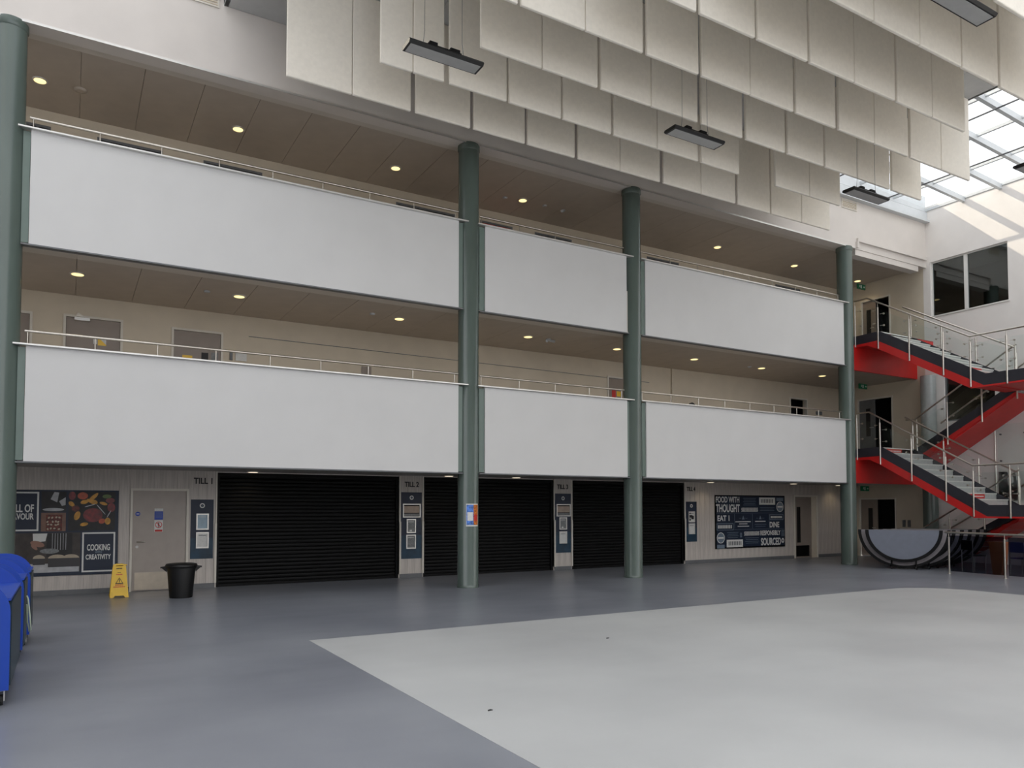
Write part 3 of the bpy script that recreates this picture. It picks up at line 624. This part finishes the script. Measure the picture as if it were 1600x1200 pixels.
for i, (a, b, z0, z1) in enumerate(DR):
    m = MB(); f = .05; m.box(XR - .015, XR + .1, a, a + f, z0, z1, M['whitetrim']); m.box(XR - .015, XR + .1, b - f, b, z0, z1, M['whitetrim']); m.box(XR - .015, XR + .1, a + f, b - f, z1 - f, z1, M['whitetrim'])
    d = struct(m.build('door_%d' % (8 + i)))
    mid = a + (b - a) * .52
    box('door_leaf', XR + .05, XR + .09, mid, b - f, z0 + .01, z1 - f, M['doorl'] if i != 1 else M['skirt'], d)
    box('vision_panel', XR + .04, XR + .05, mid + .18, mid + .34, z0 + .7, z1 - .35, M['blackp'], d)
    MB().tube([(XR + .05, mid + .07, z0 + 1), (XR, mid + .07, z0 + 1), (XR, mid + .18, z0 + 1)], .01, M['steel'], 8).build('door_handle', d)
    # exit signs hang above the stair doors
    z = (2.30, 5.80, 9.25)[i]
    t = thing('exit_sign', (23.45, 16.15, z), ['dim exit sign above the ground floor stair door', 'green exit sign above the first floor stair door', 'bright green exit sign above the top floor stair door'][i], 'sign', 'green exit signs')
    ys = 16.15; xs = 23.5
    box('sign_box', xs - .3, xs + .12, ys, ys + .04, z - .04, z + .13, M['exitg'], t)
    MB().tube([(xs - .1, ys + .02, z + .13), (xs - .1, ys + .02, (2.48, 5.97, 9.61)[i])], .006, M['steel'], 6).build('hanger', t)
    m = MB(); yy = ys
    plate(m, xs - .14, xs - .08, z - .01, z + .1, yy, M['print'], .002); ellipse(m, xs - .18, z + .085, .015, .015, yy, M['print'], .002); plate(m, xs - .2, xs - .165, z + .02, z + .07, yy, M['print'], .002)
    plate(m, xs + .0, xs + .05, z + .03, z + .06, yy, M['print'], .002); m.prism([(xs + .04, yy, z + .01), (xs + .04, yy, z + .08), (xs + .09, yy, z + .045)], (0, -.002, 0), M['print']); m.build('pictogram', t)
for yy, lab in ((15.12, 'small switch plate on ground wall nearer the red stairs'), (15.3, 'small switch plate beside the ground floor stair door')):
    tag(box('switch_plate', XR - .02, XR, yy - .07, yy + .03, 1.05, 1.28, M['skirt']), lab, 'switch', 'wall switches by the stair door')

# ------------------------------------------------------------------ other shell walls, glazed front behind the viewer
struct(box('wall_left', XL - .2, XL, YB, YU + .6, 0, 11.9, M['white']))
ZF = 3.4
struct(box('wall_front', XL, XR, YB - .2, YB, 0, ZF, M['white']))
m = MB()
for x in [XL + .1 + k * 2.28 for k in range(15)]: m.box(x - .05, x + .05, YB - .1, YB + .1, ZF, 11.8, M['frame'])
for z in (3.45, 6.2, 9.0, 11.7): m.box(XL, XR, YB - .1, YB + .1, z - .05, z + .05, M['frame'])
w = struct(m.build('window_11')); box('pane', XL, XR, YB - .01, YB + .01, 3.5, 11.7, G_SIDE, w)

# ------------------------------------------------------------------ roof: flat tiled ceiling with rooflights on both sides
XA, XB, YF = 2.28, 17.4, 4.8
rc = struct(MB().box(XA, XB, YF, YP, ROOF + .03, ROOF + .35, M['bulk']).box(XA, XA + .08, YF, YP, ROOF, 11.9, M['ceil']).box(XB - .08, XB, YF, YP, ROOF, 11.9, M['ceil']).box(XA, XB, YF, YF + .08, ROOF, 11.9, M['ceil']).build('ceiling'))
nx = 13; dx = (XB - XA) / nx; me = MB().box(.006, dx - .006, .006, 1.19, 0, .035, M['ceil']).mesh('ceiling_tile')
for i in range(nx):
    for j in range(9): inst('ceiling_tile', me, (XA + i * dx, YP - 1.2 * (j + 1), ROOF), rc)
def rooflight(nm, x0, z0, x1, z1):
    m = MB(); m.box(x0, x1, YP - .02, YP + .3, min(z0, z1) - .05, max(z0, z1) + .1, M['frame'])
    w = struct(m.build(nm))
    dz = (z1 - z0) / (x1 - x0); yy = 13.1; k = 0
    while yy > YB:
        MB().prism([(x0, yy - .05, z0 - .16), (x1, yy - .05, z1 - .16), (x1, yy - .05, z1), (x0, yy - .05, z0)], (0, .1, 0), M['frame']).build('rafter', w)
        yy -= 1.1
    L = abs(x1 - x0)
    for q in range(5):
        x = x0 + (x1 - x0) * q / 4; z = z0 + (x - x0) * dz
        MB().box(x - .035, x + .035, YB, YP - .02, z - .06, z + .02, M['frame']).build('purlin', w)
    if x0 > 10:
        for x in (19.3, 21.7): MB().tube([(x, YB, z0 + (x - x0) * dz - .35), (x, YP, z0 + (x - x0) * dz - .35)], .022, M['skirt'], 8).build('tie_rod', w)
    MB().prism([(x0, YB, z0 + .03), (x1, YB, z1 + .03), (x1, YP, z1 + .03), (x0, YP, z0 + .03)], (0, 0, .015), G_SKY if x0 > 10 else G_SIDE).build('pane', w)
rooflight('window_12', XB, 11.85, XR, 11.5)
rooflight('window_13', XL, 11.5, XA, 11.85)
w = MB()
for k in range(10): w.box(XA + k * 1.68 - .05, XA + k * 1.68 + .05, YB, YF, 11.7, 11.86, M['frame'])
w = struct(w.build('window_14')); box('pane', XA, XB, YB, YF, 11.87, 11.885, G_SIDE, w)  # unseen glazing, added to let more light in from above
# curb ledge on top of the right fascia
struct(MB().box(18.0, XR, YP - .16, YP, 11.05, 11.12, M['frame']).box(18.0, XR, YP - .08, YP, 11.12, 11.4, M['frame']).build('trim_9'))

# louvre vents on the fascia
for a, b, z0, z1, lab in ((1.1, 2.2, 10.82, 11.3, 'cream louvred vent grille at the top left of the fascia'), (19.9, 20.62, 10.74, 11.02, 'cream louvred vent grille on the right fascia behind a pendant light')):
    t = thing('vent_grille', ((a + b) / 2, YP, z0), lab, 'vent', 'louvred vents on the fascia')
    m = MB(); frame(m, a, b, z0, z1, YP, .03, M['whitetrim'], .02); m.build('frame', t)
    n_ = int((z1 - z0 - .06) / .05)
    me = MB().prism([(a + .03, YP - .003, 0), (a + .03, YP - .018, .01), (a + .03, YP - .003, .035)], (b - a - .06, 0, 0), M['cream']).mesh('slat')
    for k in range(n_): inst('slat', me, (0, 0, z0 + .035 + k * .05), t)

# ------------------------------------------------------------------ acoustic baffles
ROWS = [
 (12.73, [(3.04, 4.18), (4.19, 5.30), (5.39, 6.53), (6.60, 7.76), (7.82, 8.98), (9.06, 10.17), (10.18, 11.31), (11.41, 12.55), (12.56, 13.68), (13.76, 14.88), (14.93, 16.05), (16.06, 17.17)]),
 (11.55, [(4.27, 4.84), (4.85, 5.42), (5.52, 6.66), (6.71, 7.84), (7.88, 9.02), (9.08, 10.19), (10.2, 11.32), (11.41, 12.54), (13.70, 14.85), (14.86, 15.98)]),
 (10.36, [(5.50, 6.65), (6.66, 7.80), (7.87, 9.00), (9.01, 10.15), (10.25, 11.35), (11.45, 12.59), (12.67, 13.80), (13.86, 14.95), (14.96, 16.12), (16.20, 17.35)]),
 (9.18, [(4.35, 5.48), (5.53, 6.68), (6.69, 7.82), (7.90, 9.03), (9.10, 10.26), (10.27, 11.40), (11.47, 12.60), (12.70, 13.80), (13.81, 14.93), (15.02, 16.13), (16.14, 17.25)]),
 (8.00, [(6.70, 7.84), (7.91, 9.07), (9.13, 10.30), (10.36, 11.50), (11.51, 12.66), (12.72, 13.80), (13.81, 14.90)]),
 (6.81, [(7.98, 9.12), (9.13, 10.28), (10.29, 11.45), (11.46, 12.62), (12.65, 13.75), (13.82, 14.95), (14.96, 16.1)]),
 (5.63, [(8.00, 9.1), (9.15, 10.3), (10.33, 11.35), (11.39, 12.5), (12.54, 13.7), (13.72, 14.8)]),
]
rn = ['row nearest the gallery', 'second row from the gallery', 'third row from the gallery', 'fourth row from the gallery', 'fifth row from the gallery', 'sixth row from the gallery', 'row nearest the viewer']
for (yy, ps), r_ in zip(ROWS, rn):
    for i, (a, b) in enumerate(ps):
        t = thing('acoustic_baffle', ((a + b) / 2, yy, 9.0), '%s pale hanging acoustic baffle from the left in the %s' % (ORD[i], r_), 'baffle', 'pale rectangular acoustic baffles hung in rows')
        box('fabric_panel', a, b, yy - .005, yy + .055, 9.0, 10.86, M['baffle'], t, bevel=.018)
        for x in (a + .15, b - .15): MB().tube([(x, yy + .025, 10.85), (x, yy + .025, ROOF + .01)], .004, M['skirt'], 5, cap=False).build('suspension_wire', t)

# ------------------------------------------------------------------ pendant lights
def pendant(x, yy, z, lab, g=0):
    t = thing('pendant_light', (x, yy, z), lab, 'light', 'black framed linear pendant lights')
    L, Wd = .62, .16
    prof = [(-Wd, .0), (-Wd + .03, -.035), (Wd - .03, -.035), (Wd, 0), (Wd - .02, .03), (-Wd + .02, .03)]
    MB().prism([(x - L, yy + a, z + b) for a, b in prof], (2 * L, 0, 0), M['blackp']).build('housing', t)
    MB().box(x - L + .035, x + L - .035, yy - Wd + .05, yy + Wd - .05, z - .040, z - .034, M['lens']).build('lens', t)
    MB().box(x - .28, x + .28, yy - .06, yy + .06, z + .03, z + .10, M['blackm']).box(x - .25, x - .12, yy - .05, yy + .05, z + .10, z + .15, M['blackm']).box(x + .1, x + .26, yy - .05, yy + .05, z + .10, z + .15, M['blackm']).build('driver_box', t)
    for s in (-.35, .35):
        MB().tube([(x + s, yy, z + .03), (x + s * .9, yy, z + .3), (x + s * .9, yy, (ROOF if 2.3 < x < 17.3 else 11.6))], .004, M['skirt'], 5, cap=False).build('suspension_wire', t)
pendant(4.82, 10.3, 8.6, 'leftmost black linear pendant light below the baffles')
pendant(9.95, 10.23, 8.6, 'second black linear pendant light from the left, above the third column')
pendant(15.1, 10.26, 8.6, 'black linear pendant light near the right fascia vent')
pendant(17.05, 7.75, 8.6, 'linear pendant light cut by the right edge, below the rooflight')
pendant(10.45, 5.62, 8.6, 'linear pendant light cut by the top edge of the picture')

# ------------------------------------------------------------------ red slab edges and stairs
for n_, z in (('trim_10', F2), ('trim_11', F1)):
    e_ = struct(box(n_, 20.42, XR, YE - .08, YE, z - 1.05, z - .26, M['red'])); box('edge_band', 20.42, XR, YE - .082, YE, z - .26, z, M['band'], e_)
G_ = .3; R_ = .175
def stair(t, L, lower):
    XA_, XB_, XC_, XD_ = 21.0, 22.58, 22.72, 24.1
    hl = L - 1.75; y0, y1, yend = 13.9, 10.9, 8.2
    # landings
    box('upper_landing', XA_ + .03, XD_ - .35, y0, (YE - .08), L - .3, L - .01, M['red'], t); box('landing_floor', XA_ + .03, XD_ - .35, y0, (YE - .08), L - .01, L, M['darkblue'], t)
    box('half_landing', XA_ + .03, XD_, yend, y1, hl - .3, hl - .01, M['red'], t); box('landing_floor', XA_ + .03, XD_, yend, y1, hl - .01, hl, M['darkblue'], t)
    # flight bodies (red)
    MB().prism([(XA_ + .03, (YE - .08), L - .32), (XA_ + .03, (YE - .08), L - .2), (XA_ + .03, y0, L - .2), (XA_ + .03, y1, hl - .2), (XA_ + .03, y1 - .1, hl - .32), (XA_ + .03, y1 + .3, hl - .33), (XA_ + .03, y0 + .1, L - .46), (XA_ + .03, y0 + .35, L - .32)], (XB_ - XA_ - .03, 0, 0), M['red']).build('flight_slab', t)
    MB().prism([(XC_ + .03, y1 + .15, hl - .45), (XC_ + .03, y1, hl - .2), (XC_ + .03, y0, L - 3.5 - .2 if not lower else 0.0), (XC_ + .03, y0 + .1, L - 3.5 - .3 if not lower else 0.0), (XC_ + .03, y0 - .1 if not lower else y0 - .55, L - 3.5 - .45 if not lower else 0.0)], (XD_ - XC_ - .03, 0, 0), M['red']).build('flight_slab', t)
    # stringers (charcoal band)
    MB().prism([(XA_, (YE - .08), L + .01), (XA_, y0 + .03, L + .02), (XA_, y1, hl + .02), (XA_, yend, hl + .01), (XA_, yend, hl - .29), (XA_, y1 + .05, hl - .29), (XA_, y0 + .1, L - .26), (XA_, (YE - .08), L - .27)], (.03, 0, 0), M['band']).build('stringer', t)
    o = MB().prism([(XA_ - .002, (YE - .08), L - .265), (XA_ - .002, y0 + .1, L - .255), (XA_ - .002, y1 + .05, hl - .285), (XA_ - .002, yend, hl - .285), (XA_ - .002, yend, hl - .33), (XA_ - .002, y1 + .38, hl - .33), (XA_ - .002, y0 + .1, L - .5), (XA_ - .002, y0 + .45, L - .34), (XA_ - .002, (YE - .08), L - .34)], (.03, 0, 0), M['red']).build('stringer', t); o['label'] = 'red lower edge strip'
    MB().prism([(XB_ - .02, y0, L + .02), (XB_ - .02, y1, hl + .02), (XB_ - .02, y1, hl - .2), (XB_ - .02, y0, L - .2)], (.03, 0, 0), M['band']).build('stringer', t)
    zb = L - 3.5
    MB().prism([(XC_, y1, hl + .02), (XC_, y0 + .03, zb + .02), (XC_, y0 + .03, max(0, zb - .26)), (XC_, y1 + .05, hl - .29)] , (.03, 0, 0), M['band']).build('stringer', t)
    o = MB().prism([(XC_ - .002, y1 + .05, hl - .285), (XC_ - .002, y0 - (.5 if lower else 0), max(0, zb - .25)), (XC_ - .002, y0 - (.9 if lower else 0), max(0, zb - .45)), (XC_ - .002, y1 + .25, hl - .5)], (.03, 0, 0), M['red']).build('stringer', t); o['label'] = 'red lower edge strip'
    # steps
    def stepmesh(w):
        m = MB(); m.box(0, w, 0, G_ + .02, -R_, -.012, M['step']); m.box(-.0, w, -.012, G_ + .02, -.012, 0, M['step']); m.box(0, w, -.016, .045, -.03, .002, M['nosing']); return m.mesh('step')
    sm = stepmesh(XB_ - XA_ - .05)
    for k in range(10): inst('step', sm, (XA_ + .03, y0 - k * G_, L - k * R_), t) if k else inst('step', MB().box(0, XB_ - XA_ - .05, 0, .05, -R_, -.012, M['step']).box(0, XB_ - XA_ - .05, -.016, .045, -.03, .002, M['nosing']).mesh('step'), (XA_ + .03, y0, L), t)
    for k in ((0, 8) if lower else (8,)):
        s_ = box('step_notice', XA_ + .22, XA_ + .95, y0 - k * G_ - .006, y0 - k * G_ - .001, L - k * R_ - .15, L - k * R_ - .03, M['redsign'] if k == 0 else M['redink'], t)
        q = MB()
        for u in range(9): q.box(XA_ + .28 + u * .07, XA_ + .33 + u * .07, y0 - k * G_ - .008, y0 - k * G_ - .006, L - k * R_ - .11, L - k * R_ - .075, M['print'])
        q.build('lettering_strokes', s_)
    m = MB(); w_ = XD_ - XC_ - .05; m.box(0, w_, -G_ - .02, 0, -R_, -.012, M['step']); m.box(0, w_, -G_ - .02, .012, -.012, 0, M['step']); m.box(0, w_, -.045, .016, -.03, .002, M['nosing']); sb = m.mesh('step')
    for k in range(1, 10): inst('step', sb, (XC_ + .03, y1 + k * G_, hl - k * R_), t)
    # rails, posts, glass
    def nos(yy, top, slope_y0, slope_y1, zlow):  # height of the nosing line
        return 0
    def rail(x, pts_): MB().tube([(x, a, b) for a, b in pts_], .024, M['steel']).build('handrail', t)
    def post(x, yy, z0, z1):
        p = MB().tube([(x, yy, z0), (x, yy, z1)], .024, M['steel'], 10).build('post', t)
        MB().tube([(x, yy, z1), (x, yy, z1 + .14)], .008, M['steel'], 6).build('rail_bracket', p)
    def pane(x, ya, yb, zla, zlb, zua, zub, s=1):
        g = MB().prism([(x, ya, zla), (x, yb, zlb), (x, yb, zub), (x, ya, zua)], (.012, 0, 0), G_BAL).build('glass_panel', t)
        d_ = .1 if yb < ya else -.1
        for yy, f in ((ya - d_, .12), (ya - d_, .7), (yb + d_, .12), (yb + d_, .7)):
            u = (yy - ya) / (yb - ya); zl = zla + (zlb - zla) * u; zu = zua + (zub - zua) * u; z = zu - (zu - zl) * f
            py = ya if abs(yy - ya) < .11 else yb
            MB().tube([(x - .012, yy, z), (x + .024, yy, z)], .026, M['steel'], 10).tube([(x - .01, yy, z), (x - .03, py, z)], .007, M['steel'], 6, cap=False).build('standoff', g)
    sl_ = .5833
    def nA(yy): return L if yy >= y0 else (hl if yy <= y1 else L - (y0 - yy) * sl_)
    def rA(yy): return L + 1.1 if yy >= 14.3 else (hl + 1.08 if yy <= 11.27 else L + 1.1 - (14.3 - yy) * sl_)
    for x, P in ((XA_ - .03, [14.72, 13.95, 12.98, 12.0, 11.27, 10.35, 9.4, 8.4]), (XB_ + .05, [13.95, 13.0, 12.0, 10.95])):
        if x < 22: rail(x, [(14.75, L + 1.1), (14.3, L + 1.1), (11.27, hl + 1.08), (yend, hl + 1.08)])
        else: rail(x, [(14.2, L + 1.04), (10.95, hl + .9)])
        for yy in P:
            zt_ = rA(yy) - .15; zb_ = nA(yy) - (.51 if y1 + .2 < yy < 14.2 else (.33 if x < 22 else .2))
            post(x, yy, zb_, zt_)
        for a, b in zip(P[:-1], P[1:]):
            a_, b_ = a - .07, b + .07
            pane(x + .03 if x < 22 else x + .012, a_, b_, nA(a_) + .06, nA(b_) + .06, rA(a_) - .2, rA(b_) - .2)
    def nB(yy): return hl - (yy - y1) * sl_
    P = [10.95, 11.9, 12.9, 13.85]
    if not lower or True:
        rail(XC_ - .03, [(10.95, hl + 1.0), (13.9, nB(13.9) + .95), (14.2, nB(13.9) + .95)])
        for yy in P: post(XC_ - .035, yy, max(zb + (0 if lower else -.2), nB(yy) - (.3 if lower else .5)), nB(yy) + .78)
        for a, b in zip(P[:-1], P[1:]): pane(XC_ - .02, a + .07, b - .07, max(zb + .02, nB(a) + .05), nB(b) + .09, nB(a) + .74, nB(b) + .76)
        rail(XD_ - .03, [(10.95, hl + .95), (13.9, nB(13.9) + .9)])
    return t
T_ = thing('staircase', (22.5, 12.4, 0), 'red and charcoal dog-leg staircase with glass balustrades and steel handrails', 'staircase')
stair(T_, F1, True); stair(T_, F2, False)
# glass wall screen behind the stairs
t = thing('glass_wall_screen', (XR - .06, 11.0, 1.75), 'glass screen on steel posts against the white wall behind the stairs', 'screen')
for yy in (8.6, 10.3, 11.35, 12.3):
    MB().tube([(XR - .07, yy, 1.76), (XR - .07, yy, 4.3)], .022, M['steel'], 8).build('post', t)
for a, b in ((8.6, 10.3), (10.3, 11.35), (11.35, 12.3)):
    g = box('glass_panel', XR - .035, XR - .023, a + .05, b - .05, 1.9, 4.2, G_BAL, t)
    for yy in (a + .14, b - .14):
        for z in (3.9, 3.1, 2.2): MB().tube([(XR - .06, yy, z), (XR - .01, yy, z)], .026, M['skirt'], 8).build('standoff', g)

# ------------------------------------------------------------------ low balustrade with smoked glass and stored furniture behind
t = thing('low_balustrade', (19.55, 9.5, 0), 'waist high steel rail with smoked glass in front of the stairs', 'balustrade')
MB().tube([(19.64, 11.3, 1.06), (19.5, 9.3, 1.04), (19.3, 6.6, 1.04)], .025, M['steel']).build('handrail', t)
for x, yy in ((19.64, 11.2), (19.42, 9.74), (19.35, 8.3)):
    MB().tube([(x, yy, 0), (x, yy, .94)], .024, M['steel'], 10).tube([(x, yy, .94), (x, yy, 1.04)], .008, M['steel'], 6).build('post', t)
    MB().lathe((x, yy, 0), [(.055, 0), (.055, .008), (.03, .014)], M['steel'], 16).build('base_plate', t)
for (a, b), (c, e) in (((19.70, 11.2), (19.50, 9.8)), ((19.50, 9.7), (19.42, 8.35)), ((19.42, 8.3), (19.36, 6.7))):
    MB().prism([(a, b, .06), (c, e, .06), (c, e, .98), (a, b, .98)], (.012, 0, 0), G_DARK).build('glass_panel', t)
def chair(x, yy, rz, m_, lab):
    t = thing('stacking_chair', (0, 0, 0), lab, 'chair', 'chairs stored under the stairs')
    box('seat', -.21, .21, -.2, .2, .42, .45, m_, t, bevel=.01); box('backrest', -.2, .2, .19, .22, .58, .84, m_, t, bevel=.01)
    for sx in (-.19, .19):
        MB().tube([(sx, -.17, 0), (sx, -.17, .42)], .012, M['steel'], 6).build('leg', t); MB().tube([(sx, .2, 0), (sx, .2, .84)], .012, M['steel'], 6).build('leg', t)
    t.location = (x, yy, 0); t.rotation_euler = (0, 0, rz)
chair(20.5, 9.85, 1.3, M['chairb'], 'dark blue plastic chair nearest the right edge behind smoked glass')
chair(20.7, 11.15, 1.2, M['blackp'], 'black chair in the middle of the smoked glass')
t = thing('tapered_bin', (20.42, 10.38, 0), 'brown orange tapered bin behind the smoked glass', 'bin')
MB().prism([(20.3, 10.28, 0), (20.3, 10.48, 0), (20.3, 10.56, .8), (20.3, 10.2, .8)], (.24, 0, 0), M['orange']).build('body', t); box('rim', 20.28, 20.56, 10.18, 10.58, .79, .83, M['orange'], t)

# folded half-round tables
bx = Vector((.535, -.845, 0)); nrm = Vector((-.845, -.535, 0))      # along the flat edge, towards the viewer
def ftable(c, off, R, lab, first):
    c = Vector(c)
    t = thing('folded_round_table', (c.x, c.y, 0), lab, 'table', 'folded round tables parked in a row')
    def half(o_, r, th, m_, nm, drop=0):
        pts_ = [c + nrm * o_ + bx * (r * math.cos(a)) + Vector((0, 0, 1.08 - drop - r * .93 * math.sin(a))) for a in [math.pi * k / 28 for k in range(29)]]
        return MB().prism(pts_, nrm * th, m_).build(nm, t)
    half(.06, R, .03, M['tableedge'], 'edge_band'); half(.091, R - .09, .006, M['tabletop'] if first else M['tableund'], 'tabletop')
    half(-.16, R + .19, .03, M['tableedge'], 'edge_band'); half(-.129, R + .11, .004, M['tableund'], 'underside')
    for s in (-.3, .3):
        p = c + bx * s - nrm * .05
        MB().tube([p + Vector((0, 0, .04)), p + Vector((0, 0, .9))], .02, M['blackm'], 8).build('leg', t)
        q = p + nrm * .0
        MB().tube([q + bx * -.02 + Vector((0, 0, .04)), q + bx * .02 + Vector((0, 0, .04))], .04, M['rubber'], 12).build('castor', t)
    MB().tube([c - bx * .6 - nrm * .05 + Vector((0, 0, .9)), c + bx * .6 - nrm * .05 + Vector((0, 0, .9))], .02, M['blackm'], 8).build('cross_bar', t)
base = Vector((19.87, 12.58, 0))
ftable(base, 0, .95, 'grey topped folded half round table at the front of the row', True)
for k in range(1, 5):
    ftable(base + bx * (.10 + .22 * k) - nrm * (.42 * k), 0, .95, '%s folded half round table behind the grey topped one' % ORD[k - 1], False)

# ------------------------------------------------------------------ wet floor sign
t = thing('wet_floor_sign', (.86, 16.3, 0), 'yellow folding caution sign standing in front of the mural and door', 'sign')
def board(s):
    cy = 16.3; yb = cy + s * .14; yt = cy + s * .015; H = .62
    def P(u, w): return (.86 + u, yb + (yt - yb) * w / H, w)
    m = MB(); d_ = (0, s * .02, 0)
    m.prism([P(-.16, 0), P(-.1, 0), P(-.07, .035), P(.07, .035), P(.1, 0), P(.16, 0), P(.115, .54), P(-.115, .54)], d_, M['yellow'])
    m.prism([P(-.115, .54), P(.115, .54), P(.1, H), P(.06, H), P(.06, .585), P(-.06, .585), P(-.06, H), P(-.1, H)], d_, M['yellow']); m.prism([P(-.06, .6), P(.06, .6), P(.06, H + .01), P(-.06, H + .01)], d_, M['yellow'])
    b = m.build('board', t)
    if s < 0:
        def Q(u, w): p = P(u, w); return (p[0], p[1] - .022, p[2])
        m = MB()
        for r0, mm, e in ((1, 'ink', 0), (.72, 'yellow', -.002)):
            m.prism([tuple(Vector(Q(-.07 * r0, .255 + .025 * (1 - r0) * 2)) + Vector((0, e, 0))), tuple(Vector(Q(.07 * r0, .255 + .025 * (1 - r0) * 2)) + Vector((0, e, 0))), tuple(Vector(Q(0, .375 - .03 * (1 - r0) * 2)) + Vector((0, e, 0)))], (0, -.001, 0), M[mm])
        m.prism([tuple(Vector(Q(a, b_)) + Vector((0, -.004, 0))) for a, b_ in ((-.006, .29), (.006, .29), (.008, .34), (-.008, .34))], (0, -.001, 0), M['ink'])
        m.prism([tuple(Vector(Q(a, b_)) + Vector((0, -.004, 0))) for a, b_ in ((-.006, .272), (.006, .272), (.006, .283), (-.006, .283))], (0, -.001, 0), M['ink'])
        m.build('warning_triangle', b); m = MB()
        for w, u, mm, hh in ((.42, .055, 'redink', .018), (.46, .03, 'ink', .01), (.225, .07, 'redink', .018), (.19, .1, 'redink', .018), (.53, .05, 'ink', .02)):
            n_ = max(3, int(u * 120))
            for k in range(n_):
                a = -u + 2 * u * k / n_; m.prism([Q(a, w), Q(a + 1.5 * u / n_, w), Q(a + 1.5 * u / n_, w + hh), Q(a, w + hh)], (0, -.001, 0), M[mm])
        o = m.build('printed_lines', b); o['kind'] = 'stuff'
board(-1); board(1)
MB().tube([(.77, 16.3, .6), (.99, 16.3, .6)], .012, M['yellow'], 8).build('hinge', t)

# ------------------------------------------------------------------ round black bin
bx0, by0 = 1.87, 15.6
t = thing('waste_bin', (bx0, by0, 0), 'round black plastic bin with side handles in front of the door', 'bin')
MB().lathe((bx0, by0, 0), [(.2, 0), (.205, .02), (.25, .56), (.25, .6), (.235, .6), (.19, .03)], M['blackp'], 36).build('body', t)
MB().lathe((bx0, by0, .56), [(.252, 0), (.282, .01), (.285, .045), (.27, .075), (.22, .085), (.12, .06)], M['blackp'], 36).build('rim', t)
ang = math.radians(-8)
for s in (-1, 1):
    d_ = Vector((math.cos(ang) * s, math.sin(ang) * s, 0)); e = Vector((-d_.y, d_.x, 0)); b_ = Vector((bx0, by0, 0))
    MB().prism([b_ + d_ * .24 + e * .09 + Vector((0, 0, .6)), b_ + d_ * .36 + e * .06 + Vector((0, 0, .585)), b_ + d_ * .36 - e * .06 + Vector((0, 0, .585)), b_ + d_ * .24 - e * .09 + Vector((0, 0, .6))], (0, 0, -.025), M['blackp']).prism([b_ + d_ * .24 + e * .012 + Vector((0, 0, .58)), b_ + d_ * .35 + e * .012 + Vector((0, 0, .57)), b_ + d_ * .25 + e * .012 + Vector((0, 0, .48))], e * -.024, M['blackp']).build('handle', t)

# ------------------------------------------------------------------ blue recycling units at the left edge
def unit(xf, ya, yb, lab):
    x0 = xf - .75; H = 1.1; t = thing('recycling_unit', ((x0 + xf) / 2, (ya + yb) / 2, 0), lab, 'bin', 'blue recycling units on castors')
    pr = [(x0, .14), (xf, .14), (xf, .80)]
    for k in range(9):
        a = math.pi / 2 * k / 8; pr.append((xf - .3 + .3 * math.cos(a), .80 + .30 * math.sin(a)))
    pr.append((x0, H))
    for y_ in (ya, yb - .02): MB().prism([(a, y_, b) for a, b in pr], (0, .02, 0), M['blue']).build('end_panel', t)
    box('body', x0 + .02, xf - .09, ya + .02, yb - .02, .14, .9, M['blue'], t); box('top_panel', x0, xf + .0, ya + .02, yb - .02, .9, .92, M['blue'], t)
    box('door', xf - .06, xf + .004, ya + .12, yb - .03, .16, .88, M['dteal'], t)
    for x in (x0 + .08, xf - .06):
        for y_ in (ya + .1, yb - .1):
            c_ = MB().tube([(x - .015, y_, .045), (x + .015, y_, .045)], .045, M['rubber'], 14).build('castor', t)
            MB().box(x - .03, x + .03, y_ - .03, y_ + .03, .125, .14, M['alu']).box(x - .028, x - .02, y_ - .03, y_ + .02, .04, .125, M['alu']).box(x + .02, x + .028, y_ - .03, y_ + .02, .04, .125, M['alu']).build('castor_fork', c_)
unit(-.41, 7.80, 9.45, 'nearest blue recycling unit at the left edge, castor showing')
unit(-.405, 9.92, 10.75, 'middle blue recycling unit with a pale strap hanging from it')
unit(-.385, 11.08, 11.9, 'farthest blue recycling unit, against the left column')
t = thing('hanging_strap', (-.36, 10.3, .66), 'pale strap loop hanging from the middle blue unit', 'strap')
MB().tube([(-.385, 10.2, .70), (-.375, 10.22, .66), (-.36, 10.26, .5), (-.345, 10.3, .3), (-.36, 10.33, .28), (-.38, 10.3, .4), (-.385, 10.24, .6)], .010, M['strap'], 6).build('loop', t)

# ------------------------------------------------------------------ small litter on the pale floor
for x, yy, lab in ((6.05, 7.9, 'tiny dark scrap on the pale floor, farther of the two'), (3.05, 5.6, 'tiny dark scrap on the pale floor, nearer of the two')):
    tag(MB().prism([(x, yy, .003), (x + .05, yy + .01, .003), (x + .04, yy + .035, .003), (x + .01, yy + .025, .003)], (0, 0, .006), M['ink']).build('litter_scrap'), lab, 'litter', 'litter scraps')
